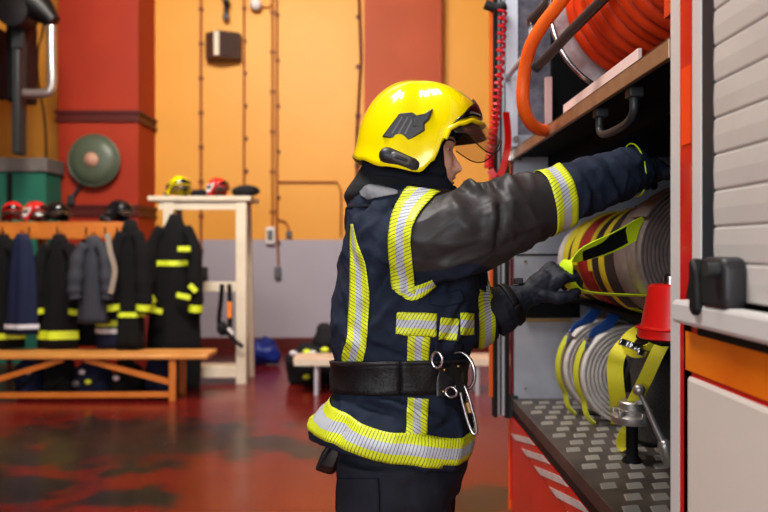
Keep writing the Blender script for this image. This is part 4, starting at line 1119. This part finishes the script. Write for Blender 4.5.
M['worn_steel'] = mat('worn_steel', (.42, .40, .38), .38, .75, col2=(.30, .28, .26), nscale=30)
M['lever_grey'] = mat('lever_grey', (.22, .20, .19), .4, .5)
vz = ZD
t = thing('hose_valve', 'steel ball valve with long ball-tipped lever on the deck', 'valve', (.815, 2.40, vz))
vc = P(632, 413, 2.36)
obj('base_stand', MB().lathe([(.03, 0), (.03, .004), (.018, .02), (.018, vc.z-ZD-.03), (.03, vc.z-ZD)], (vc.x, vc.y, ZD+.0015), 'Z', 24), M['interior'], t)
obj('ring', MB().lathe([(.035, -.032), (.058, -.030), (.062, -.022), (.062, -.008), (.055, -.002), (.04, .0)], vc, 'Z', 36), M['worn_steel'], t)
obj('body', MB().lathe([(.045, 0), (.046, .012), (.040, .014), (.040, .034), (.036, .038), (.015, .038)], vc, 'Z', 30), M['worn_steel'], t)
for k in range(5):
    a = k*1.257; obj('lug', MB().box(vc+Vector((.055*math.cos(a)-.008, .055*math.sin(a)-.008, -.02)), vc+Vector((.055*math.cos(a)+.008, .055*math.sin(a)+.008, .012))), M['worn_steel'], t, bevel=.003)
obj('lever', MB().tube([P(*q) for q in ((639, 391, 2.27), (646, 405, 2.25), (656, 428, 2.22), (664, 444, 2.20))], [.007, .008, .010, .012], 14), M['lever_grey'], t)
obj('lever_ball', MB().sphere(P(639, 390, 2.27), .018, 20, 14), M['worn_steel'], t)
obj('lever_clevis', MB().capsule([P(665, 446, 2.20), P(669, 462, 2.20)], [.021, .018], 16), M['worn_steel'], t)
obj('lever_pivot', MB().tube([P(640, 402, 2.26), P(634, 405, 2.36)], .008, 10), M['worn_steel'], t)
# shadowed gear at the inner end of the deck
t = thing('rubber_hose_coil', 'black rubber suction hose lying at the inner edge of deck', 'hose', (1.2, 2.1, ZD))
obj('coil', MB().tube([Vector((1.13+.16*math.cos(k*PI/14), 2.05+.19*math.sin(k*PI/14), ZD+.045+.0028*k)) for k in range(70)], .04, 14), M['rubber'], t)

# ================================================================ BACKGROUND FURNITURE AND CLOTHES
YB = 7.0
def B(x, y, d=0): return P(x, y, YB+d)
# long wooden bench
bench = thing('wooden_bench', 'long varnished wooden bench with crossed braces under the coats', 'bench', (B(80, 0).x, YB+.2, 0))
zb = B(0, 354.5).z
x0, x1 = B(-70, 0).x, B(208, 0).x
xl = B(172, 0).x
obj('seat_plank', MB().box((x0, YB-.02, zb-.045), (xl+.0, YB+.20, zb)), M['bench_wood'], bench, bevel=.01)
obj('seat_plank', MB().box((x0, YB+.22, zb-.045), (x1, YB+.42, zb)), M['bench_wood'], bench, bevel=.01)
obj('seat_plank', MB().box((xl, YB-.02, zb-.045), (x1, YB+.20, zb)), M['bench_wood'], bench, bevel=.01)
for x in (xl, B(-56, 0).x):
    for yy in (YB, YB+.36): obj('leg', MB().box((x-.032, yy, 0), (x+.032, yy+.05, zb-.045)), M['orange_wood'], bench, bevel=.006)
obj('brace', MB().bar((xl-.03, YB+.03, .18), (B(84, 0).x, YB+.03, zb-.05), .035, .05), M['orange_wood'], bench)
obj('brace', MB().bar((B(-20, 0).x, YB+.03, .16), (B(62, 0).x, YB+.03, zb-.05), .035, .05), M['orange_wood'], bench)
obj('rail', MB().bar((B(-56, 0).x, YB+.025, B(0, 396).z), (xl-.03, YB+.025, B(0, 395).z), .03, .05), M['orange_wood'], bench)

# coat rack plank
YK = 7.45
def K(x, y, d=0): return P(x, y, YK+d)
rack = thing('coat_rack', 'varnished plank coat rack carrying helmets above the hanging coats', 'coat rack', (K(60, 0).x, YK, 0))
zk1, zk0 = K(0, 224.5).z, K(0, 239).z
obj('plank', MB().box((K(-70, 0).x, YK, zk0), (K(127, 0).x, YK+.03, zk1)), M['orange_wood'], rack, bevel=.005)
obj('shelf', MB().box((K(-70, 0).x, YK, zk1), (K(127, 0).x, YK+.30, zk1+.025)), M['orange_wood'], rack, bevel=.005)
for x in (-60, 30, 122): obj('post', MB().box((K(x, 0).x-.035, YK+.24, 0), (K(x, 0).x+.035, YK+.30, zk1)), M['orange_wood'], rack, smooth=False)
for x in (2, 29, 57, 86, 105, 117, 128):
    obj('hook', MB().tube([K(x, 231), K(x, 232, -.05), K(x, 230, -.07), K(x, 227, -.075)], .008, 8), M['steel'], rack)

# white stand
YS = 7.9
def S_(x, y, d=0): return P(x, y, YS+d)
st = thing('white_stand', 'tall cream painted wooden stand with helmets on top', 'stand', (S_(200, 0).x, YS, 0))
zs = S_(0, 196).z
obj('top', MB().box((S_(148, 0).x, YS-.02, zs-.05), (S_(251, 0).x, YS+.55, zs)), M['white_wood'], st, bevel=.006)
obj('apron', MB().box((S_(158, 0).x, YS+.012, zs-.14), (S_(244, 0).x, YS+.04, zs-.05)), M['white_wood'], st, smooth=False)
for x in (241, 168):
    obj('leg', MB().box((S_(x, 0).x-.055, YS, 0), (S_(x, 0).x+.055, YS+.06, zs-.05)), M['white_wood'], st, bevel=.005)
    obj('leg', MB().bar((S_(x, 0).x+.03, YS+.50, 0), (S_(x, 0).x+.0, YS+.45, zs-.05), .06, .05), M['white_wood'], st)
obj('crossbar', MB().box((S_(168, 0).x, YS+.008, S_(0, 292).z), (S_(241, 0).x, YS+.05, S_(0, 282).z)), M['white_wood'], st, bevel=.005)
obj('foot_board', MB().box((S_(186, 0).x, YS+.008, S_(0, 378).z), (S_(241, 0).x, YS+.3, S_(0, 367).z)), M['white_wood'], st, bevel=.005)

# small bench behind the firefighter
b2 = thing('low_bench', 'low bench with pale wooden top and steel legs behind the firefighter', 'bench', (P(390, 0, 7.4).x, 7.4, 0))
Y2 = 7.3
z2 = P(0, 358, Y2).z
obj('top', MB().box((P(293, 0, Y2).x, Y2, z2-.05), (P(500, 0, Y2).x, Y2+.35, z2)), M['pale_wood'], b2, bevel=.006)
obj('edge', MB().box((P(294, 0, Y2).x, Y2-.01, z2-.075), (P(499, 0, Y2).x, Y2+.01, z2-.02)), M['white_wood'], b2, smooth=False)
for x in (316, 478):
    for yy in (.03, .30): obj('leg', MB().tube([(P(x, 0, Y2).x, Y2+yy, 0), (P(x, 0, Y2).x, Y2+yy, z2-.05)], .022, 12), M['rail'], b2)

# garments
def garment(name, label, cat, X, Y, zt, zb_, w, dep, m, stripes=(), sleeves=True, group='coats on the rack', ph=0, smat=None, tw=.10, legs=False):
    t = thing(name, label, cat, (X, Y, zb_), group)
    H = zt-zb_
    def ring(s, off=0, n=36):
        ww = interp([(0, tw*.5), (.05, tw*.8), (.16, w*.36), (.35, w*.44), (.7, w*.48), (1, w*.52)], s)+off
        dd = interp([(0, .03), (.1, dep*.35), (.4, dep*.45), (1, dep*.5)], s)+off
        out = []
        for i in range(n):
            a = 2*PI*i/n; f = 1+.10*min(1, s*2)*math.sin(5*a+ph+s*2)+.05*math.sin(9*a+ph*3)
            out.append(Vector((X+ww*math.cos(a)*f, Y+dd*math.sin(a)*f, zt-H*s)))
        return out
    obj('body', MB().loft([ring(i/14) for i in range(15)]), m, t, ang=2)
    if sleeves:
        for sgn in (-1, 1):
            L = .62; x_ = X+sgn*w*.36
            pts = [Vector((X+sgn*w*.24, Y-dep*.15, zt-H*.10)), Vector((x_+sgn*.03, Y-dep*.28, zt-H*.24)), Vector((x_+sgn*.05, Y-dep*.38, zt-H*.46)), Vector((x_+sgn*.06, Y-dep*.40, zt-H*.62)), Vector((x_+sgn*.05, Y-dep*.40, zt-H*.72))]
            pts = [Vector(p) for p in cr(pts, 4)]; n = len(pts)
            obj('sleeve', MB().tube(pts, [.055+.02*math.sin(i/n*PI)+.006*math.sin(i*1.7) for i in range(n)], 14), m, t, ang=2)
            if stripes:
                k = int(n*.78); obj('sleeve_stripe', MB().tube([pts[k], pts[k+1], pts[k+2]], [.075, .075, .073], 14, cap=False), smat or M['tape_yellow'], t)
    for (z, h, sm) in stripes:
        s0 = (zt-z)/H
        obj('stripe', MB().loft([ring(s0-h/H/2, .010), ring(s0+h/H/2, .010)], cap=False), sm, t, ang=2)
    obj('hanging_loop', MB().tube([Vector((X-.015, Y, zt-.02)), Vector((X-.012, Y, zt+.03)), Vector((X+.012, Y, zt+.03)), Vector((X+.015, Y, zt-.02))], .006, 6), M['webbing'], t)
    return t
YZ = YK-.10
def gz(y, Y=YZ): return P(0, y, Y).z
def gx(x, Y=YZ): return P(x, 0, Y).x
Yy, Ss = M['tape_yellow'], M['tape_silver']
zend = zb+.012
garment('coat', 'black coat with low yellow band at the left frame edge', 'coat', gx(0), YZ+.05, gz(234), zend, .38, .16, M['coat_black'], [(gz(336), .06, Yy)], ph=.3)
garment('coat', 'dark blue coat with silver band on the rack', 'coat', gx(27), YZ-.10, gz(234), gz(333), .28, .13, M['coat_blue'], [(gz(325), .045, Ss)], ph=1, sleeves=False)
garment('coat', 'black coat with wide yellow band near the bench on rack', 'coat', gx(57), YZ+.05, gz(234), zend, .38, .16, M['coat_black'], [(gz(335), .085, Yy)], ph=2)
garment('coat', 'slate grey jacket hanging loosely on the rack', 'jacket', gx(99), YZ-.14, gz(236), gz(322), .27, .14, M['coat_slate'], [], ph=3, sleeves=True)
garment('coat', 'navy trousers with yellow and white bands below slate jacket', 'trousers', gx(108), YZ+.04, gz(250), zend, .24, .12, M['coat_blue'], [(gz(323), .06, Yy), (gz(331), .05, Ss)], ph=4, sleeves=False)
garment('coat', 'black coat with yellow sleeve bands at right end of rack', 'coat', gx(131), YZ-.02, gz(220), zend, .26, .16, M['coat_black'], [(gz(314), .05, Yy)], ph=5)
garment('coat', 'plain black coat between the wide-banded coat and slate jacket', 'coat', gx(82), YZ+.19, gz(236), zend, .30, .09, M['coat_black'], [], ph=2.2, sleeves=False)
tag(obj('scarf', ribbon(MB(), [Vector((gx(116), YZ-.23, gz(234))), Vector((gx(119), YZ-.25, gz(250))), Vector((gx(124), YZ-.26, gz(270))), Vector((gx(120), YZ-.26, gz(292)))], .05, (1, 0, 0), .012), M['beige']), 'beige scarf hanging in front of the slate jacket', 'scarf')
# suit on the white stand
Xs, Ysu = P(175, 0, 7.72).x, 7.72
g = lambda y: P(0, y, Ysu).z
t = garment('fire_suit', 'black fire suit with yellow bands hanging from the white stand', 'fire suit', Xs, Ysu, g(214), g(352), .50, .28, M['coat_black'], [(g(263), .055, Yy)], ph=1.5, group='suit on the stand')
for sgn in (-1, 1):
    x = Xs+sgn*.10+.05; pts = [Vector((x, Ysu, g(330))), Vector((x+.01, Ysu+.02, g(360))), Vector((x+.0, Ysu, g(394)))]
    obj('trouser_leg', MB().tube([Vector(p) for p in cr(pts, 4)], .10, 16), M['coat_black'], t)
for (x0, y0, x1, y1) in ((177, 249, 190, 249), (150, 310, 162, 312), (176, 295, 190, 298), (189, 285, 196, 292), (150, 296, 154, 303)):
    q0, q1 = P(x0, y0, Ysu-.24), P(x1, y1, Ysu-.24)
    obj('stripe', MB().bar(q0+Vector((0, .02, 0)), q1+Vector((0, .02, 0)), .02, .055), Yy, t, bevel=.004)
# belt with buckle hanging from the crossbar
t = thing('hanging_harness', 'black harness strap with orange tag hanging from stand crossbar', 'harness', P(226, 335, 7.86))
hy = 7.86
obj('strap', ribbon(MB(), [P(222, 284, hy), P(221, 300, hy), P(219, 320, hy), P(222, 334, hy), P(229, 330, hy), P(230, 306, hy), P(229, 284, hy)], .05, (.6, .8, 0), .012), M['webbing'], t)
obj('orange_tag', MB().box(P(227, 302, hy-.04), P(232, 318, hy-.02)), M['orange_tape'], t, bevel=.005)
obj('pouch', MB().sphere(P(222, 328, hy-.02), .07, sc=(.8, .6, 1)), M['black_cloth'], t)
obj('strap_end', ribbon(MB(), [P(226, 330, hy-.03), P(234, 340, hy-.03), P(243, 347, hy-.03)], .04, (.6, 0, .8), .008), M['webbing'], t)
obj('buckle', MB().bar(P(228, 328, hy-.07), P(233, 334, hy-.07), .03, .025), M['white_plastic'], t)
# blue bag on the floor
def blob(name, label, cat, px, py_c, Y, rx, ry, rz, m, seed=0, amp=.25):
    c = P(px, py_c, Y); c.z = rz*.92
    mb = MB().sphere(c, 1, 28, 18, (rx, ry, rz))
    for i, v in enumerate(mb.v):
        v = Vector(v); d = v-c; n = noise.noise(d*6+Vector((seed, 0, 0)))*amp+noise.noise(d*14+Vector((0, seed, 0)))*amp*.4
        v = c+d*(1+n); v.z = max(v.z, .003); mb.v[i] = tuple(v)
    return tag(obj(name, mb, m, ang=2), label, cat)
blob('plastic_bag', 'crumpled blue bag on the floor beside the white stand', 'bag', 264, 365, 9.3, .20, .16, .17, M['bag_blue'], 3, .5)
# gear bag at the small bench
t = thing('gear_pile', 'black gear bag with yellow patches beside the low bench', 'bag', P(312, 380, 7.9))
Yg = 7.95
def gblob(nm, px, py, r, sc, m, seed):
    c = P(px, py, Yg); mb = MB().sphere(c, r, 20, 14, sc)
    for i, v in enumerate(mb.v):
        v = Vector(v); d = v-c; v = c+d*(1+noise.noise(d*9+Vector((seed, 0, 0)))*.3); v.z = max(.003, v.z); mb.v[i] = tuple(v)
    return obj(nm, mb, m, t, ang=2)
gblob('body', 316, 364, .25, (1.2, .8, .95), M['black_cloth'], 1); gblob('top_fold', 326, 338, .16, (.8, .8, 1.1), M['black_cloth'], 2); gblob('side_fold', 297, 368, .12, (.8, .8, 1.6), M['black_cloth'], 5)
for x, y, m in ((309, 349, Yy), (315, 350, Ss), (326, 347, Yy), (296, 350, Ss), (308, 373, Yy)):
    gblob('patch', x, y, .03, (1.4, 1, 1), m, x).location.y = -.23

# gear under the bench
bits = [(28, 372, M['tape_silver'], .05), (82, 372, M['tape_silver'], .05), (88, 382, M['tape_yellow'], .05), (76, 384, M['grey_plastic'], .06), (116, 378, M['white_plastic'], .05), (26, 390, M['coat_blue'], .07)]
for i, (x0, x1, lb) in enumerate(((2, 30, 'black kit bag under the bench at the left frame edge'), (32, 62, 'dark boots and kit bag under the left brace of bench'), (64, 100, 'black kit bag with silver and yellow bits under bench middle'), (103, 132, 'dark kit bag with white patch under right brace of bench'), (136, 163, 'small dark kit bag beside the right bench leg'))):
    xa, xb = B(x0, 0).x, B(x1, 0).x; Yv = YB+.30
    t = thing('kit_bag', lb, 'bag', ((xa+xb)/2, Yv, 0), 'kit bags under the bench')
    c = Vector(((xa+xb)/2, Yv, .15)); mb = MB().sphere(c, 1, 22, 14, ((xb-xa)*.60, .15, .215))
    for k, v in enumerate(mb.v):
        v = Vector(v); d = v-c; v = c+d*(1+noise.noise(d*8+Vector((i*3, 0, 0)))*.25); v.z = min(max(.003, v.z), zb-.05); v.y = max(v.y, YB+.09); mb.v[k] = tuple(v)
    obj('body', mb, M['coat_black'] if i % 2 else M['coat_blue'], t, ang=2)
    obj('strap', MB().tube([Vector((xa+.05, Yv-.12, .22)), Vector(((xa+xb)/2, Yv-.17, .12)), Vector((xb-.05, Yv-.12, .2))], .010, 6), M['webbing'], t)
    for (x, y, m, r) in bits:
        if x0 <= x <= x1:
            q = P(x, y, Yv-.16); obj('patch', MB().sphere(q, r*.7, 10, 8, (1, .5, .8)), m, t)

# helmets on furniture
def place_helmet(label, pos, rotz, shell, scale=1.0, group='helmets on the rack', tilt=0):
    t = thing('helmet', label, 'helmet', pos, group)
    bf = set(bpy.data.objects); make_helmet(None, Vector((0, 0, .097)), shell, False)
    for o in [o for o in bpy.data.objects if o not in bf]: o.parent = t
    t.rotation_euler = (0, 0, rotz); t.scale = (scale,)*3
    return t
proto = place_helmet('yellow helmet on top of the white stand', (P(177, 0, 8.1).x, 8.15, zs+.001), -.9, M['helmet'], .95, 'helmets on the white stand')
hr = place_helmet('red and white helmet on top of the white stand', (P(216, 0, 8.1).x, 8.15, zs+.001), -.6, M['red_helmet'], .85, 'helmets on the white stand')
rz_ = zk1+.026
def clone(src, label, pos, rz, group='helmets on the rack', swap=None, sc=None):
    c = copy_tree(src); c.location = pos; c.rotation_euler = (0, 0, rz); c['label'] = label; c['group'] = group
    if sc: c.scale = (sc,)*3
    if swap:
        for ch in c.children:
            if ch.name.split('.')[0] in ('shell', 'brow_rim'):
                ch.data = ch.data.copy(); ch.data.materials[0] = swap
    return c
clone(hr, 'red helmet at the left frame edge on the coat rack', (K(6, 0).x, YK+.15, rz_), -1.2, sc=.85)
h3 = clone(hr, 'red and yellow helmet second from left on coat rack', (K(28, 0).x, YK+.15, rz_), -.4, sc=.85)
clone(hr, 'black helmet third from left on the coat rack', (K(50, 0).x, YK+.15, rz_), -.8, swap=M['black_shell'], sc=.85)
clone(hr, 'black helmet at the right end of the coat rack', (K(114, 0).x, YK+.13, rz_), -.3, swap=M['black_shell'], sc=.9)
# white flashes on the red helmets, yellow patch
for hh in [o for o in C.objects if o.parent is None and o.get('category') == 'helmet']:
    if 'red' in hh['label']:
        rows = [[hpt(math.radians(a), t_, .004)+Vector((0, 0, .097)) for a in range(-150, -59, 10)] for t_ in (.55, .65, .75, .85)]
        p = grid('side_flash', rows, M['white_plastic']); p.parent = hh
    if 'yellow helmet second' in hh['label']:
        rows = [[hpt(math.radians(a), t_, .005)+Vector((0, 0, .097)) for a in range(120, 241, 10)] for t_ in (.2, .35, .5, .65, .8)]
        p = grid('rear_cover', rows, M['tape_yellow']); p.parent = hh
# soft items : gloves / cap on the stand, cap pile on the rack
def soft(name, label, cat, c, r, sc, m, seed):
    mb = MB().sphere(c, r, 20, 14, sc)
    zf = c.z-r*sc[2]*.9
    for i, v in enumerate(mb.v):
        v = Vector(v); d = v-c; v = c+d*(1+noise.noise(d*14+Vector((seed, 0, 0)))*.35); v.z = max(v.z, zf); mb.v[i] = tuple(v)
    return tag(obj(name, mb, m, ang=2), label, cat)
soft('cap', 'black cap at the right end of the white stand top', 'cap', Vector((P(245, 0, 8.0).x, 8.0, zs+.058)), .13, (1.0, .8, .5), M['black_cloth'], 4)
soft('work_glove', 'black glove lying between the two helmets on stand', 'glove', Vector((P(198, 0, 7.95).x, 7.95, zs+.038)), .07, (1.2, .8, .6), M['black_cloth'], 8)
soft('cap', 'black cap lying beside the black helmet on coat rack', 'cap', Vector((K(102, 0).x, YK+.12, rz_+.036)), .07, (1.1, .8, .55), M['black_cloth'], 6)

# ================================================================ LIGHT, CAMERA
def area(name, loc, rot, size, energy, col=(1, 1, 1), sy=None):
    l = bpy.data.lights.new(name, 'AREA'); l.energy = energy; l.color = col; l.size = size
    if sy: l.shape = 'RECTANGLE'; l.size_y = sy
    o = bpy.data.objects.new(name, l); C.objects.link(o); o.location = loc; o.rotation_euler = rot; return o
area('ceiling_light', (-1.4, 4.6, 5.9), (math.radians(60), 0, math.radians(-6)), 2.6, 660, (1, .93, .84), 1.0)
area('ceiling_light', (-1.6, 2.2, 5.6), (0, math.radians(-14), 0), 1.2, 260, (1, .97, .94), 1.6)
area('ceiling_light', (-.5, 1.3, 5.3), (0, 0, 0), .5, 70, (1, .97, .94), .8)
area('bay_door_and_fill_light', (-2.4, -3.6, 2.3), (math.radians(80), 0, math.radians(-32)), 3.6, 270, (.90, .95, 1), 2.4)
area('far_bay_light', (3.0, 5.6, 3.4), (math.radians(70), 0, math.radians(80)), 2.0, 45, (.9, .95, 1), 1.5)
area('bay_door_and_fill_light', (.1, -3.2, 2.2), (math.radians(86), 0, 0), 2.0, 95, (1, .98, .96), 1.6)  # added fill from behind the camera for the face and the compartment
w = bpy.data.worlds.new('world'); bpy.context.scene.world = w; w.use_nodes = True
w.node_tree.nodes['Background'].inputs[0].default_value = (.75, .82, .95, 1); w.node_tree.nodes['Background'].inputs[1].default_value = .22

cd = bpy.data.cameras.new('camera'); co = bpy.data.objects.new('camera', cd); C.objects.link(co)
co.location = CAM; co.rotation_euler = (PI/2, 0, 0)
cd.sensor_width = 36; cd.lens = F*36/768; cd.shift_x = 8/768; cd.shift_y = -8/768
cd.dof.use_dof = True; cd.dof.focus_distance = 1.95; cd.dof.aperture_fstop = 2.6; cd.clip_start = .02
bpy.context.scene.camera = co
sc = bpy.context.scene
sc.view_settings.view_transform = 'Standard'
sc.view_settings.look = 'Medium High Contrast'
sc.view_settings.exposure = -.66
